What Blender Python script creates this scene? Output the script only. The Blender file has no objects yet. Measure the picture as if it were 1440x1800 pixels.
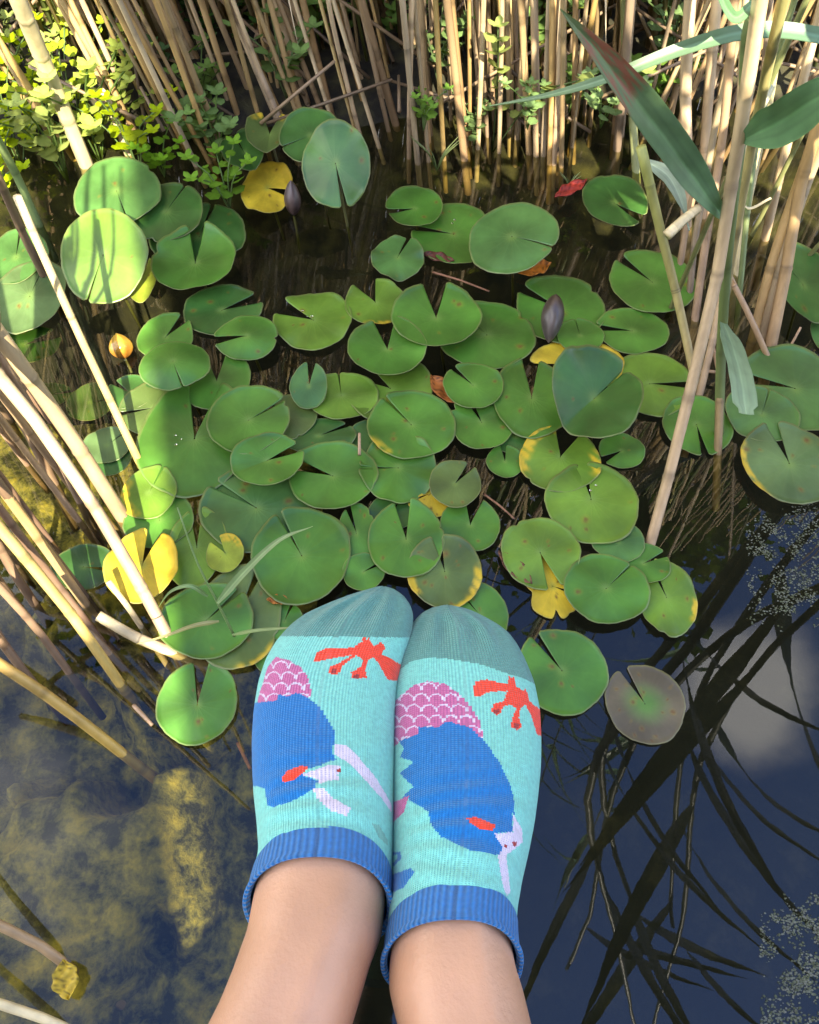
import bpy, math, random
import numpy as np
from mathutils import Vector, Matrix

C = bpy.context.scene.collection
sc = bpy.context.scene
PI = math.pi
rnd = random.Random(11)

# ------------------------------------------------------------------ camera
H = 1.05                     # camera height above the water
DEP = math.radians(59.0)     # how steeply the phone looks down
F = 1440.0                   # focal length in pixels of the 1440 px wide photo
cam_d = bpy.data.cameras.new('camera'); cam = bpy.data.objects.new('camera', cam_d); C.objects.link(cam)
cam.location = (0, 0, H); cam.rotation_euler = (PI / 2 - DEP, 0, 0)
cam_d.sensor_fit = 'HORIZONTAL'; cam_d.sensor_width = 36; cam_d.lens = 36
cam_d.clip_start = 0.02; cam_d.clip_end = 500
sc.camera = cam
# ------------------------------------------------------------------ light
SUN_E = math.radians(42.0)
SUN_H = Vector((-0.22, 0.975, 0)).normalized()      # horizontal travel of the light
light_dir = Vector((SUN_H.x * math.cos(SUN_E), SUN_H.y * math.cos(SUN_E), -math.sin(SUN_E)))
sd = bpy.data.lights.new('sun', 'SUN'); so = bpy.data.objects.new('sun', sd); C.objects.link(so)
sd.energy = 5.0; sd.angle = math.radians(0.53); sd.color = (1.0, 0.90, 0.74)
so.rotation_euler = light_dir.to_track_quat('-Z', 'Y').to_euler(); so.location = (0.5, -3, 4)
world = bpy.data.worlds.new('World'); sc.world = world; world.use_nodes = True
wt = world.node_tree; wt.nodes.clear()
wo = wt.nodes.new('ShaderNodeOutputWorld'); wb = wt.nodes.new('ShaderNodeBackground')
sky = wt.nodes.new('ShaderNodeTexSky'); sky.sky_type = 'NISHITA'; sky.sun_disc = False
sky.sun_elevation = SUN_E; sky.sun_rotation = math.atan2(-SUN_H.x, -SUN_H.y)
sky.air_density = 1.0; sky.dust_density = 0.1; sky.ozone_density = 3.2
tcw = wt.nodes.new('ShaderNodeTexCoord')
nzw = wt.nodes.new('ShaderNodeTexNoise'); nzw.inputs['Scale'].default_value = 2.3; nzw.inputs['Detail'].default_value = 7
nzw.inputs['Roughness'].default_value = 0.6
mpw = wt.nodes.new('ShaderNodeMapping'); mpw.inputs['Location'].default_value = (3.25, 0.55, 0.4)
rmw = wt.nodes.new('ShaderNodeMapRange'); rmw.interpolation_type = 'SMOOTHSTEP'
rmw.inputs['From Min'].default_value = 0.47; rmw.inputs['From Max'].default_value = 0.75
# one bank of cloud high up, ahead and to the right (seen mirrored in the pond)
dst = wt.nodes.new('ShaderNodeVectorMath'); dst.operation = 'DISTANCE'
CLD = (0.372, 0.292, 0.88)
dst.inputs[1].default_value = CLD
bl = wt.nodes.new('ShaderNodeMapRange'); bl.inputs['From Min'].default_value = 0.02; bl.inputs['From Max'].default_value = 0.13
bl.inputs['To Min'].default_value = 0.55; bl.inputs['To Max'].default_value = 0.0
ad = wt.nodes.new('ShaderNodeMath'); ad.operation = 'ADD'
mxw = wt.nodes.new('ShaderNodeMix'); mxw.data_type = 'RGBA'
mxw.inputs['B'].default_value = (9.0, 8.8, 8.7, 1)
wt.links.new(tcw.outputs['Generated'], mpw.inputs['Vector']); wt.links.new(mpw.outputs[0], nzw.inputs['Vector'])
wt.links.new(tcw.outputs['Generated'], dst.inputs[0]); wt.links.new(dst.outputs['Value'], bl.inputs['Value'])
# clear blue opening overhead, scattered cloud added elsewhere for a neutral, brighter fill
ds2 = wt.nodes.new('ShaderNodeVectorMath'); ds2.operation = 'DISTANCE'; ds2.inputs[1].default_value = (0.20, 0.10, 0.97)
b2 = wt.nodes.new('ShaderNodeMapRange'); b2.inputs['From Min'].default_value = 0.30; b2.inputs['From Max'].default_value = 0.75
b2.inputs['To Min'].default_value = -0.12; b2.inputs['To Max'].default_value = 0.17
ad2 = wt.nodes.new('ShaderNodeMath'); ad2.operation = 'ADD'
wt.links.new(tcw.outputs['Generated'], ds2.inputs[0]); wt.links.new(ds2.outputs['Value'], b2.inputs['Value'])
wt.links.new(bl.outputs[0], ad2.inputs[0]); wt.links.new(b2.outputs[0], ad2.inputs[1])
wt.links.new(nzw.outputs['Fac'], ad.inputs[0]); wt.links.new(ad2.outputs[0], ad.inputs[1])
wt.links.new(ad.outputs[0], rmw.inputs['Value']); wt.links.new(rmw.outputs[0], mxw.inputs['Factor'])
tn = wt.nodes.new('ShaderNodeVectorMath'); tn.operation = 'MULTIPLY'; tn.inputs[1].default_value = (1.0, 1.1, 1.45)
wt.links.new(sky.outputs[0], tn.inputs[0]); wt.links.new(tn.outputs[0], mxw.inputs['A']); wt.links.new(mxw.outputs['Result'], wb.inputs['Color'])
wb.inputs['Strength'].default_value = 0.15
wt.links.new(wb.outputs[0], wo.inputs['Surface'])
sc.view_settings.view_transform = 'Standard'; sc.view_settings.look = 'None'
sc.view_settings.exposure = 1.88; sc.view_settings.gamma = 1.0
sc.cycles.max_bounces = 8; sc.cycles.transparent_max_bounces = 16
sc.cycles.caustics_reflective = False; sc.cycles.caustics_refractive = False

# ------------------------------------------------------------------ helpers
FWD = Vector((0, math.cos(DEP), -math.sin(DEP))); UP = Vector((0, math.sin(DEP), math.cos(DEP))); RT = Vector((1, 0, 0))
def ray(px, py): return RT * ((px - 720) / F) + UP * (-(py - 900) / F) + FWD
def P(px, py, z=0.0):
    d = ray(px, py); t = (z - H) / d.z
    return Vector((0, 0, H)) + d * t
def W(px, py, zc): return Vector((0, 0, H)) + ray(px, py) * zc
def proj(p):
    v = Vector(p) - Vector((0, 0, H)); zc = v.dot(FWD)
    return 720 + F * v.x / zc, 900 - F * v.dot(UP) / zc, zc
def lin(r, g, b):
    f = lambda c: c / 12.92 if c <= 0.04045 else ((c + 0.055) / 1.055) ** 2.4
    return (f(r / 255), f(g / 255), f(b / 255))

def tag(o, label=None, cat=None, group=None, kind=None):
    if label: o['label'] = label
    if cat: o['category'] = cat
    if group: o['group'] = group
    if kind: o['kind'] = kind
    return o
def link(o, parent=None):
    C.objects.link(o)
    if parent is not None: o.parent = parent
    return o
def mesh_obj(name, verts, faces, mat, parent=None, cols=None, smooth=True, uv=None, fcols=None, loc=None):
    me = bpy.data.meshes.new(name)
    V = [tuple(v) for v in verts]
    if loc is not None: V = [(v[0] - loc[0], v[1] - loc[1], v[2] - loc[2]) for v in V]
    me.from_pydata(V, [], [tuple(int(i) for i in f) for f in faces])
    if smooth: me.polygons.foreach_set('use_smooth', [True] * len(me.polygons))
    if cols is not None:
        ca = me.color_attributes.new('Col', 'FLOAT_COLOR', 'POINT')
        a = np.ones((len(V), 4), np.float32); a[:, :3] = np.asarray(cols, np.float32)[:, :3]
        ca.data.foreach_set('color', a.ravel())
    if fcols is not None:
        ca = me.color_attributes.new('Col', 'FLOAT_COLOR', 'CORNER')
        ls = np.zeros(len(me.polygons), np.int32); me.polygons.foreach_get('loop_total', ls)
        a = np.ones((int(ls.sum()), 4), np.float32); a[:, :3] = np.repeat(np.asarray(fcols, np.float32)[:, :3], ls, axis=0)
        ca.data.foreach_set('color', a.ravel())
    if uv is not None:
        ul = me.uv_layers.new(name='UVMap'); li = np.zeros(len(me.loops), np.int32); me.loops.foreach_get('vertex_index', li)
        ul.data.foreach_set('uv', np.asarray(uv, np.float32)[li].ravel())
    if mat is not None: me.materials.append(mat)
    me.update()
    o = bpy.data.objects.new(name, me)
    if loc is not None: o.location = loc
    link(o, parent)
    return o
def empty(name, loc=(0, 0, 0)):
    o = bpy.data.objects.new(name, None); o.location = loc; o.empty_display_size = 0.05
    return link(o)

def mat(name, base=(0.5, 0.5, 0.5), rough=0.5, spec=0.5, vcol=False, rand=0.0, noise=None, bump=None, transl=0.0, sss=0.0, coat=0.0, tr_col=None, alpha=None):
    m = bpy.data.materials.new(name); m.use_nodes = True; nt = m.node_tree; n = nt.nodes; L = nt.links
    bs = n['Principled BSDF']; bs.inputs['Roughness'].default_value = rough; bs.inputs['Specular IOR Level'].default_value = spec
    if vcol:
        at = n.new('ShaderNodeAttribute'); at.attribute_name = 'Col'; cur = at.outputs['Color']
    else:
        rg = n.new('ShaderNodeRGB'); rg.outputs[0].default_value = (*base, 1); cur = rg.outputs[0]
    tc = n.new('ShaderNodeTexCoord')
    if noise:   # (scale, low, high) brightness mottling
        nz = n.new('ShaderNodeTexNoise'); nz.inputs['Scale'].default_value = noise[0]; nz.inputs['Detail'].default_value = 6
        L.new(tc.outputs['Object'], nz.inputs['Vector'])
        if len(noise) > 3:
            mp = n.new('ShaderNodeMapping'); mp.inputs['Scale'].default_value = noise[3]
            L.new(tc.outputs['Object'], mp.inputs['Vector']); L.new(mp.outputs[0], nz.inputs['Vector'])
        mr = n.new('ShaderNodeMapRange'); mr.inputs['From Min'].default_value = 0.3; mr.inputs['From Max'].default_value = 0.7
        mr.inputs['To Min'].default_value = noise[1]; mr.inputs['To Max'].default_value = noise[2]
        mx = n.new('ShaderNodeVectorMath'); mx.operation = 'SCALE'
        L.new(nz.outputs['Fac'], mr.inputs['Value']); L.new(cur, mx.inputs[0]); L.new(mr.outputs[0], mx.inputs['Scale']); cur = mx.outputs[0]
    if rand:
        oi = n.new('ShaderNodeObjectInfo'); mr = n.new('ShaderNodeMapRange')
        mr.inputs['To Min'].default_value = 1 - rand; mr.inputs['To Max'].default_value = 1 + rand
        mx = n.new('ShaderNodeVectorMath'); mx.operation = 'SCALE'
        L.new(oi.outputs['Random'], mr.inputs['Value']); L.new(cur, mx.inputs[0]); L.new(mr.outputs[0], mx.inputs['Scale']); cur = mx.outputs[0]
        hs = n.new('ShaderNodeHueSaturation'); m2 = n.new('ShaderNodeMath'); m2.operation = 'MULTIPLY'; m2.inputs[1].default_value = 7.31
        m3 = n.new('ShaderNodeMath'); m3.operation = 'FRACT'; m4 = n.new('ShaderNodeMapRange'); m4.inputs['To Min'].default_value = 0.75; m4.inputs['To Max'].default_value = 1.15
        L.new(oi.outputs['Random'], m2.inputs[0]); L.new(m2.outputs[0], m3.inputs[0]); L.new(m3.outputs[0], m4.inputs['Value'])
        L.new(m4.outputs[0], hs.inputs['Saturation']); L.new(cur, hs.inputs['Color']); cur = hs.outputs['Color']
    L.new(cur, bs.inputs['Base Color'])
    if bump:    # (scale, strength, distance)
        nz = n.new('ShaderNodeTexNoise'); nz.inputs['Scale'].default_value = bump[0]; nz.inputs['Detail'].default_value = 5
        L.new(tc.outputs['Object'], nz.inputs['Vector'])
        bp = n.new('ShaderNodeBump'); bp.inputs['Strength'].default_value = bump[1]; bp.inputs['Distance'].default_value = bump[2]
        L.new(nz.outputs['Fac'], bp.inputs['Height']); L.new(bp.outputs[0], bs.inputs['Normal'])
    if sss:
        bs.inputs['Subsurface Weight'].default_value = sss; bs.inputs['Subsurface Radius'].default_value = (0.012, 0.005, 0.003); bs.inputs['Subsurface Scale'].default_value = 0.5
    if coat: bs.inputs['Coat Weight'].default_value = coat; bs.inputs['Coat Roughness'].default_value = 0.25
    if transl:
        tr = n.new('ShaderNodeBsdfTranslucent'); ms = n.new('ShaderNodeMixShader'); ms.inputs[0].default_value = transl
        if tr_col:
            mm = n.new('ShaderNodeVectorMath'); mm.operation = 'MULTIPLY'; mm.inputs[1].default_value = tr_col
            L.new(cur, mm.inputs[0]); L.new(mm.outputs[0], tr.inputs['Color'])
        else: L.new(cur, tr.inputs['Color'])
        L.new(bs.outputs[0], ms.inputs[1]); L.new(tr.outputs[0], ms.inputs[2]); L.new(ms.outputs[0], n['Material Output'].inputs['Surface'])
    return m

# ------------------------------------------------------------------ water
def water_mat():
    m = bpy.data.materials.new('pond_water'); m.use_nodes = True; nt = m.node_tree; n = nt.nodes; L = nt.links
    n.clear(); out = n.new('ShaderNodeOutputMaterial')
    tr = n.new('ShaderNodeBsdfTransparent'); tr.inputs['Color'].default_value = (0.66, 0.66, 0.48, 1)
    gl = n.new('ShaderNodeBsdfGlossy'); gl.inputs['Roughness'].default_value = 0.0; gl.inputs['Color'].default_value = (1, 1, 1, 1)
    # Fresnel reflectance, the same from above and below so that daylight reaches the bottom
    ge = n.new('ShaderNodeNewGeometry'); dt = n.new('ShaderNodeVectorMath'); dt.operation = 'DOT_PRODUCT'
    L.new(ge.outputs['Incoming'], dt.inputs[0]); L.new(ge.outputs['Normal'], dt.inputs[1])
    ab = n.new('ShaderNodeMath'); ab.operation = 'ABSOLUTE'; L.new(dt.outputs['Value'], ab.inputs[0])
    om = n.new('ShaderNodeMath'); om.operation = 'SUBTRACT'; om.inputs[0].default_value = 1; L.new(ab.outputs[0], om.inputs[1])
    pw = n.new('ShaderNodeMath'); pw.operation = 'POWER'; pw.inputs[1].default_value = 5; L.new(om.outputs[0], pw.inputs[0])
    fr = n.new('ShaderNodeMath'); fr.operation = 'MULTIPLY_ADD'; fr.inputs[1].default_value = .965; fr.inputs[2].default_value = .035; L.new(pw.outputs[0], fr.inputs[0])
    tc = n.new('ShaderNodeTexCoord')
    n1 = n.new('ShaderNodeTexNoise'); n1.inputs['Scale'].default_value = 5.0; n1.inputs['Detail'].default_value = 2
    n2 = n.new('ShaderNodeTexNoise'); n2.inputs['Scale'].default_value = 38.0; n2.inputs['Detail'].default_value = 1
    mt = n.new('ShaderNodeMath'); mt.operation = 'MULTIPLY_ADD'; mt.inputs[1].default_value = 0.12
    bp = n.new('ShaderNodeBump'); bp.inputs['Strength'].default_value = 0.12; bp.inputs['Distance'].default_value = 0.0018
    L.new(tc.outputs['Object'], n1.inputs['Vector']); L.new(tc.outputs['Object'], n2.inputs['Vector'])
    L.new(n2.outputs['Fac'], mt.inputs[0]); L.new(n1.outputs['Fac'], mt.inputs[2]); L.new(mt.outputs[0], bp.inputs['Height'])
    L.new(bp.outputs[0], gl.inputs['Normal'])
    ms = n.new('ShaderNodeMixShader')
    L.new(fr.outputs[0], ms.inputs[0]); L.new(tr.outputs[0], ms.inputs[1]); L.new(gl.outputs[0], ms.inputs[2]); L.new(ms.outputs[0], out.inputs['Surface'])
    return m
WAT = water_mat()
g = 60
mesh_obj('water', [(-g, -g, 0), (g, -g, 0), (g, 2.6, 0), (-g, 2.6, 0)], [(0, 1, 2, 3)], WAT, smooth=False)['kind'] = 'structure'

# pond floor + bank as one terrain sheet
def hsh(x, y): return (math.sin(x * 12.9898 + y * 78.233) * 43758.5453) % 1.0
def vn(x, y):
    xi, yi = math.floor(x), math.floor(y); fx, fy = x - xi, y - yi
    fx = fx * fx * (3 - 2 * fx); fy = fy * fy * (3 - 2 * fy)
    a, b, c, d = hsh(xi, yi), hsh(xi + 1, yi), hsh(xi, yi + 1), hsh(xi + 1, yi + 1)
    return (a + (b - a) * fx) * (1 - fy) + (c + (d - c) * fx) * fy
def fbm(x, y, o=4):
    s, a, t = 0, 0.5, 0
    for i in range(o): s += a * vn(x, y); t += a; x, y, a = x * 2.03 + 7.1, y * 2.03 + 3.7, a * 0.5
    return s / t
def sst(a, b, x): t = min(1, max(0, (x - a) / (b - a))); return t * t * (3 - 2 * t)
def ground_mat():
    m = bpy.data.materials.new('pond_mud'); m.use_nodes = True; nt = m.node_tree; n = nt.nodes; L = nt.links
    bs = n['Principled BSDF']; bs.inputs['Roughness'].default_value = 0.85
    tc = n.new('ShaderNodeTexCoord'); nz = n.new('ShaderNodeTexNoise'); nz.inputs['Scale'].default_value = 9; nz.inputs['Detail'].default_value = 9; nz.inputs['Roughness'].default_value = 0.7
    cr = n.new('ShaderNodeValToRGB'); e = cr.color_ramp.elements
    e[0].position = 0.35; e[0].color = (0.003, 0.003, 0.002, 1); e[1].position = 0.72; e[1].color = (0.040, 0.034, 0.015, 1)
    x = e.new(0.55); x.color = (0.010, 0.009, 0.005, 1)
    L.new(tc.outputs['Object'], nz.inputs['Vector']); L.new(nz.outputs['Fac'], cr.inputs[0]); L.new(cr.outputs[0], bs.inputs['Base Color'])
    sx = n.new('ShaderNodeSeparateXYZ'); L.new(tc.outputs['Object'], sx.inputs[0])
    mr = n.new('ShaderNodeMapRange'); mr.inputs['From Min'].default_value = -.26; mr.inputs['From Max'].default_value = -.08; L.new(sx.outputs['Z'], mr.inputs['Value'])
    n2 = n.new('ShaderNodeTexNoise'); n2.inputs['Scale'].default_value = 22; n2.inputs['Detail'].default_value = 8; L.new(tc.outputs['Object'], n2.inputs['Vector'])
    c2_ = n.new('ShaderNodeValToRGB'); f = c2_.color_ramp.elements; f[0].position = .42; f[0].color = (.008, .007, .004, 1); f[1].position = .68; f[1].color = (.060, .055, .018, 1)
    mm = n.new('ShaderNodeMix'); mm.data_type = 'RGBA'; L.new(n2.outputs['Fac'], c2_.inputs[0]); L.new(mr.outputs[0], mm.inputs['Factor']); L.new(cr.outputs[0], mm.inputs['A']); L.new(c2_.outputs[0], mm.inputs['B']); L.new(mm.outputs['Result'], bs.inputs['Base Color'])
    bp = n.new('ShaderNodeBump'); bp.inputs['Strength'].default_value = 0.8; bp.inputs['Distance'].default_value = 0.01
    L.new(nz.outputs['Fac'], bp.inputs['Height']); L.new(bp.outputs[0], bs.inputs['Normal'])
    return m
GM = ground_mat()
xs = np.concatenate([np.linspace(-60, -3, 12), np.linspace(-2.8, 2.8, 113), np.linspace(3, 60, 12)])
ys = np.concatenate([np.linspace(-60, -2, 10), np.linspace(-1.8, 4.0, 117), np.linspace(4.5, 120, 16)])
gv = []
for y in ys:
    for x in xs:
        edge = 1.52 + 0.10 * math.sin(x * 2.1 + 0.6) + 0.12 * (fbm(x * 3, 5, 3) - .5)
        h = -0.42 + 0.36 * sst(0.75, edge, y) + 0.12 * sst(edge - 0.1, edge + 0.25, y) + 0.35 * sst(2.2, 7, y)
        h += 0.05 * (fbm(x * 6, y * 6) - 0.5)
        if abs(x) > 3 and y < 1.5: h = -0.4
        gv.append((x, y, h))
nx = len(xs)
gf = [(j * nx + i, j * nx + i + 1, (j + 1) * nx + i + 1, (j + 1) * nx + i) for j in range(len(ys) - 1) for i in range(nx - 1)]
mesh_obj('ground', gv, gf, GM)['kind'] = 'structure'

# ------------------------------------------------------------------ lily pads
PADM = mat('lily_pad', vcol=True, rough=0.33, spec=0.45, noise=(26, 0.80, 1.16), bump=(60, 0.25, 0.0012), transl=0.10, tr_col=(1.3, 1.3, 0.4))
PADU = mat('lily_pad_wilted', vcol=True, rough=0.5, spec=0.35, noise=(40, 0.75, 1.15), bump=(60, 0.4, 0.002), transl=0.15)
STALK = mat('pad_stalk', base=(0.10, 0.10, 0.03), rough=0.5)
PAL = {
    'g': (0.080, 0.216, 0.026), 'l': (0.142, 0.268, 0.028), 'b': (0.080, 0.190, 0.042), 'd': (0.038, 0.105, 0.020),
    'u': (0.110, 0.170, 0.040), 'y': (0.62, 0.46, 0.03), 'o': (0.62, 0.24, 0.03), 'p': (0.150, 0.125, 0.068), 'k': (0.048, 0.135, 0.024),
    'Y': (0.34, 0.42, 0.04), 'm': (0.115, 0.195, 0.062),
}
YEL = np.array((0.60, 0.42, 0.03)); BRN = np.array((0.13, 0.055, 0.02)); RIM = np.array((0.26, 0.26, 0.09))
def pad(cx, cy, w, h, na, no, col, label, z=0.002, tilt=0.0, lift=0.0, ap=0.0, cup=0.0, wav=1.0, spots=0, yel=None, side=0.0, stalk=None, seed=None, fold=0.0, ragged=0.0, name='lily_pad', cat='lily pad'):
    """(cx,cy,w,h) extent of the whole pad seen in the photo; na/no notch direction and half opening in degrees"""
    rs = np.random.RandomState(int(cx * 7 + cy * 13) % 100000 if seed is None else seed)
    ctr = P(cx, cy, lift + z); _, _, zc = proj(ctr)
    off = math.atan2(cy - 900, F); dep = DEP + off
    gk = 1.055 if (490 < cy < 1130 and w > 60) else 1.0; w *= gk; h *= gk
    wav *= 1.25; tilt += rs.uniform(-1.3, 1.3); side += rs.uniform(-1.6, 1.6)
    rx = w / 2 * zc / F; ry = h / 2 * zc / F / math.sin(min(dep + math.radians(tilt), PI - 0.4)) / math.cos(off) * 1.0
    ry = h / 2 * zc / F / max(0.3, math.sin(dep + math.radians(tilt))) * math.cos(off) ** 0
    dx, dy = math.cos(math.radians(na)) / w, math.sin(math.radians(na)) / h
    th0 = math.atan2(dy, dx); ho = math.radians(max(no * 1.25, 0.6))
    nr, ns = 18, 112
    t = np.linspace(0, 1, ns)
    th = th0 + ho + t * (2 * PI - 2 * ho)
    edge = np.minimum(t, 1 - t) * 2 * PI
    R = 1 + 0.016 * np.sin(3 * th + rs.rand() * 6) + 0.014 * np.sin(5 * th + rs.rand() * 6) + 0.005 * np.sin(13 * th + rs.rand() * 6) + .003 * np.sin(29 * th + rs.rand() * 6)
    if rs.rand() < .30:
        a0 = rs.rand() * 6.28; dd = np.angle(np.exp(1j * (th - a0))); R *= 1 - (.05 + .06 * rs.rand()) * np.exp(-(dd / (.04 + .06 * rs.rand())) ** 2)
    R *= 1 - 0.05 * np.exp(-(edge / 0.035) ** 2)
    if no > 1.5: R *= 1 + 0.035 * np.exp(-(edge / 0.28) ** 2)
    R *= 1.015
    if ragged:
        for k in range(int(ragged * 10)):
            a0 = rs.rand() * 6.28; wd = 0.05 + 0.12 * rs.rand(); dd = np.angle(np.exp(1j * (th - a0)))
            R *= 1 - (0.04 + 0.16 * rs.rand()) * np.exp(-(dd / wd) ** 2)
    ax, ay = ap * math.cos(th0), ap * math.sin(th0)
    rr = np.linspace(0, 1, nr) ** 0.85
    rr[0] = 0.015
    bx, by = R * np.cos(th), R * np.sin(th)
    U = ax + rr[:, None] * (bx - ax)[None, :]; Vv = ay + rr[:, None] * (by - ay)[None, :]
    size = (rx + ry) / 2
    ph = rs.rand(6) * 6.28
    rad = np.sqrt(U ** 2 + Vv ** 2); TH = np.repeat(th[None, :], nr, 0); RR = np.repeat(rr[:, None], ns, 1)
    Z = size * wav * (0.018 * np.sin(2 * TH + ph[0]) * rad ** 2 + 0.012 * np.sin(5 * TH + ph[1]) * rad ** 3 + 0.006 * np.sin(9 * TH + ph[2]) * rad ** 4)
    Z += size * cup * rad ** 2
    Z += size * 0.012 * (1 - np.clip(RR / 0.10, 0, 1)) * -1
    if fold:   # folded up along the notch line
        nxv, nyv = -math.sin(th0), math.cos(th0); Z += size * fold * np.abs(U * nxv + Vv * nyv)
    # rim turned up a touch
    Z += size * 0.03 * np.clip((rad - 0.93) / 0.07, 0, 1) ** 2
    # veins: light lines fanning from the stalk point, forking towards the rim
    A = (TH - th0)
    vein = np.maximum(np.cos(A * 8.5) ** 24, (RR > 0.45) * np.cos(A * 17) ** 30 * np.clip((RR - .45) * 3, 0, 1))
    vein *= np.clip(1.1 - RR * 0.8, 0, 1)
    Z += size * 0.003 * vein * (RR < 0.95)
    col0 = np.array(PAL[col]) * (1.0 if col in 'yo' else .86)
    nzv = 0.5 + 0.25 * np.sin(U * 3.1 + ph[3] + 2 * np.sin(Vv * 2.2 + ph[4])) + 0.25 * np.sin(Vv * 4.3 + ph[5])
    CC = col0[None, None, :] * (0.70 + 0.56 * nzv[..., None]) * (0.93 + 0.14 * rs.rand())
    CC = CC + (col0 * np.array([1.5, 1.25, 1.6]) - col0) * (0.24 * vein)[..., None]
    cen = np.exp(-(RR / 0.12) ** 2)[..., None]
    CC = CC * (1 - 0.5 * cen) + np.array((0.22, 0.34, 0.07)) * 0.5 * cen
    rim = np.clip((RR - 0.965) / 0.03, 0, 1)[..., None]
    CC = CC * (1 - 0.55 * rim) + RIM * 0.55 * rim
    if col == 'p':
        gcen = np.clip(1.15 - RR * 1.7 + 0.25 * (nzv - .5), 0, 1)[..., None] ** 1.3
        CC = CC * (1 - gcen) + np.array((0.10, 0.21, 0.04)) * gcen
    if yel:
        for (a, wd, dpt) in yel:    # yellowing: image direction, angular width, inward depth
            aa = math.atan2(math.sin(math.radians(a)) / h, math.cos(math.radians(a)) / w)
            dd = np.abs(np.angle(np.exp(1j * (TH - aa))))
            k = np.clip(1.3 - dd / math.radians(wd), 0, 1) * np.clip((RR - (1 - dpt)) / (dpt * 0.5) + 0.5 * (nzv - .5), 0, 1)
            bn = np.sin(U * 9 + ph[0] * 3 + 2 * np.sin(Vv * 7 + ph[1])) * np.sin(Vv * 10 + ph[2] + 1.5 * np.sin(U * 8)) + .5 * np.sin(U * 23 + Vv * 17)
            k = np.clip(k * 1.2 * (1.0 + .8 * bn) - .05, 0, 1)[..., None] * .9
            CC = CC * (1 - k) + YEL * k
    for s in range(spots + rs.randint(0, 5)):
        a, q = rs.rand() * 6.28, math.sqrt(rs.rand()) * 0.92; sr = 0.018 + 0.035 * rs.rand() ** 2
        d = np.hypot(U - q * math.cos(a), Vv - q * math.sin(a))
        k = np.clip(1.5 - d / sr, 0, 1)[..., None] * 0.85
        halo = np.clip(1.2 - d / (sr * 2.4), 0, 1)[..., None] * 0.3
        CC = CC * (1 - halo) + YEL * 0.6 * halo
        CC = CC * (1 - k) + BRN * k
    X = U * rx; Y = Vv * ry
    tl = math.radians(tilt); sd_ = math.radians(side)
    # side tilt about Y, then tilt about X so that the surface turns to face the viewer
    X2 = X * math.cos(sd_) + Z * math.sin(sd_); Z2 = -X * math.sin(sd_) + Z * math.cos(sd_)
    Y2 = Y * math.cos(tl) - Z2 * math.sin(tl); Z3 = Y * math.sin(tl) + Z2 * math.cos(tl)
    top = np.stack([X2, Y2, Z3], -1).reshape(-1, 3)
    # real thickness: a lower skin, joined round the rim and notch
    nvec = np.array((0, math.sin(tl), -math.cos(tl))) * 0.0009
    bot = top + nvec
    n0 = nr * ns
    Vt = np.vstack([top, bot]); cols = np.vstack([CC.reshape(-1, 3), CC.reshape(-1, 3) * np.array((0.9, 0.62, 0.9))])
    Fc = []
    for i in range(nr - 1):
        for j in range(ns - 1):
            a, b, c, d = i * ns + j, i * ns + j + 1, (i + 1) * ns + j + 1, (i + 1) * ns + j
            Fc.append((a, d, c, b)); Fc.append((n0 + a, n0 + b, n0 + c, n0 + d))
    for j in range(ns - 1):
        a, b = (nr - 1) * ns + j, (nr - 1) * ns + j + 1; Fc.append((a, n0 + a, n0 + b, b))
    for i in range(nr - 1):
        a, b = i * ns, (i + 1) * ns; Fc.append((a, n0 + a, n0 + b, b))
        a, b = i * ns + ns - 1, (i + 1) * ns + ns - 1; Fc.append((a, b, n0 + b, n0 + a))
    o = mesh_obj(name, Vt, Fc, PADU if col in 'yoY' else PADM, cols=cols)
    o.location = ctr
    tag(o, label, cat, 'water lily pads on the pond' if cat == 'lily pad' else None)
    if lift > 0.008 or stalk:
        s0 = Vector((ax * rx, ay * ry, 0)); s0 = Vector((s0.x * math.cos(sd_), s0.y * math.cos(tl), s0.y * math.sin(tl) - s0.x * math.sin(sd_) - 0.002))
        pts = [s0 + Vector((0.02 * k, -0.01 * k, -(lift + 0.12) * k)) for k in (0, .33, .66, 1)]
        tube('stalk', pts, [0.0025] * 4, STALK, o)
    return o

def frame_dirs(pts):
    out = []
    for i in range(len(pts)):
        a = pts[max(0, i - 1)]; b = pts[min(len(pts) - 1, i + 1)]; d = (b - a).normalized(); out.append(d)
    return out
def tube_geo(pts, rads, n=8, colf=None, cap=True):
    V, Fc, cl = [], [], []
    ds = frame_dirs(pts); ref = Vector((0.3, 1, 0.1))
    for i, (p, r) in enumerate(zip(pts, rads)):
        d = ds[i]; u = d.cross(ref)
        if u.length < 1e-4: u = d.cross(Vector((1, 0, 0)))
        u.normalize(); v = d.cross(u).normalized()
        for k in range(n):
            a = 2 * PI * k / n; V.append(p + u * (r * math.cos(a)) + v * (r * math.sin(a)))
            if colf: cl.append(colf(i / (len(pts) - 1), k / n))
    for i in range(len(pts) - 1):
        for k in range(n): Fc.append((i * n + k, i * n + (k + 1) % n, (i + 1) * n + (k + 1) % n, (i + 1) * n + k))
    if cap: Fc.append(tuple(range(n))[::-1]); Fc.append(tuple((len(pts) - 1) * n + k for k in range(n)))
    return V, Fc, cl
def tube(name, pts, rads, m, parent=None, n=8, colf=None, loc=None):
    V, Fc, cl = tube_geo([Vector(p) for p in pts], rads, n, colf)
    return mesh_obj(name, V, Fc, m, parent, cols=cl if colf else None, loc=loc)
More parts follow.
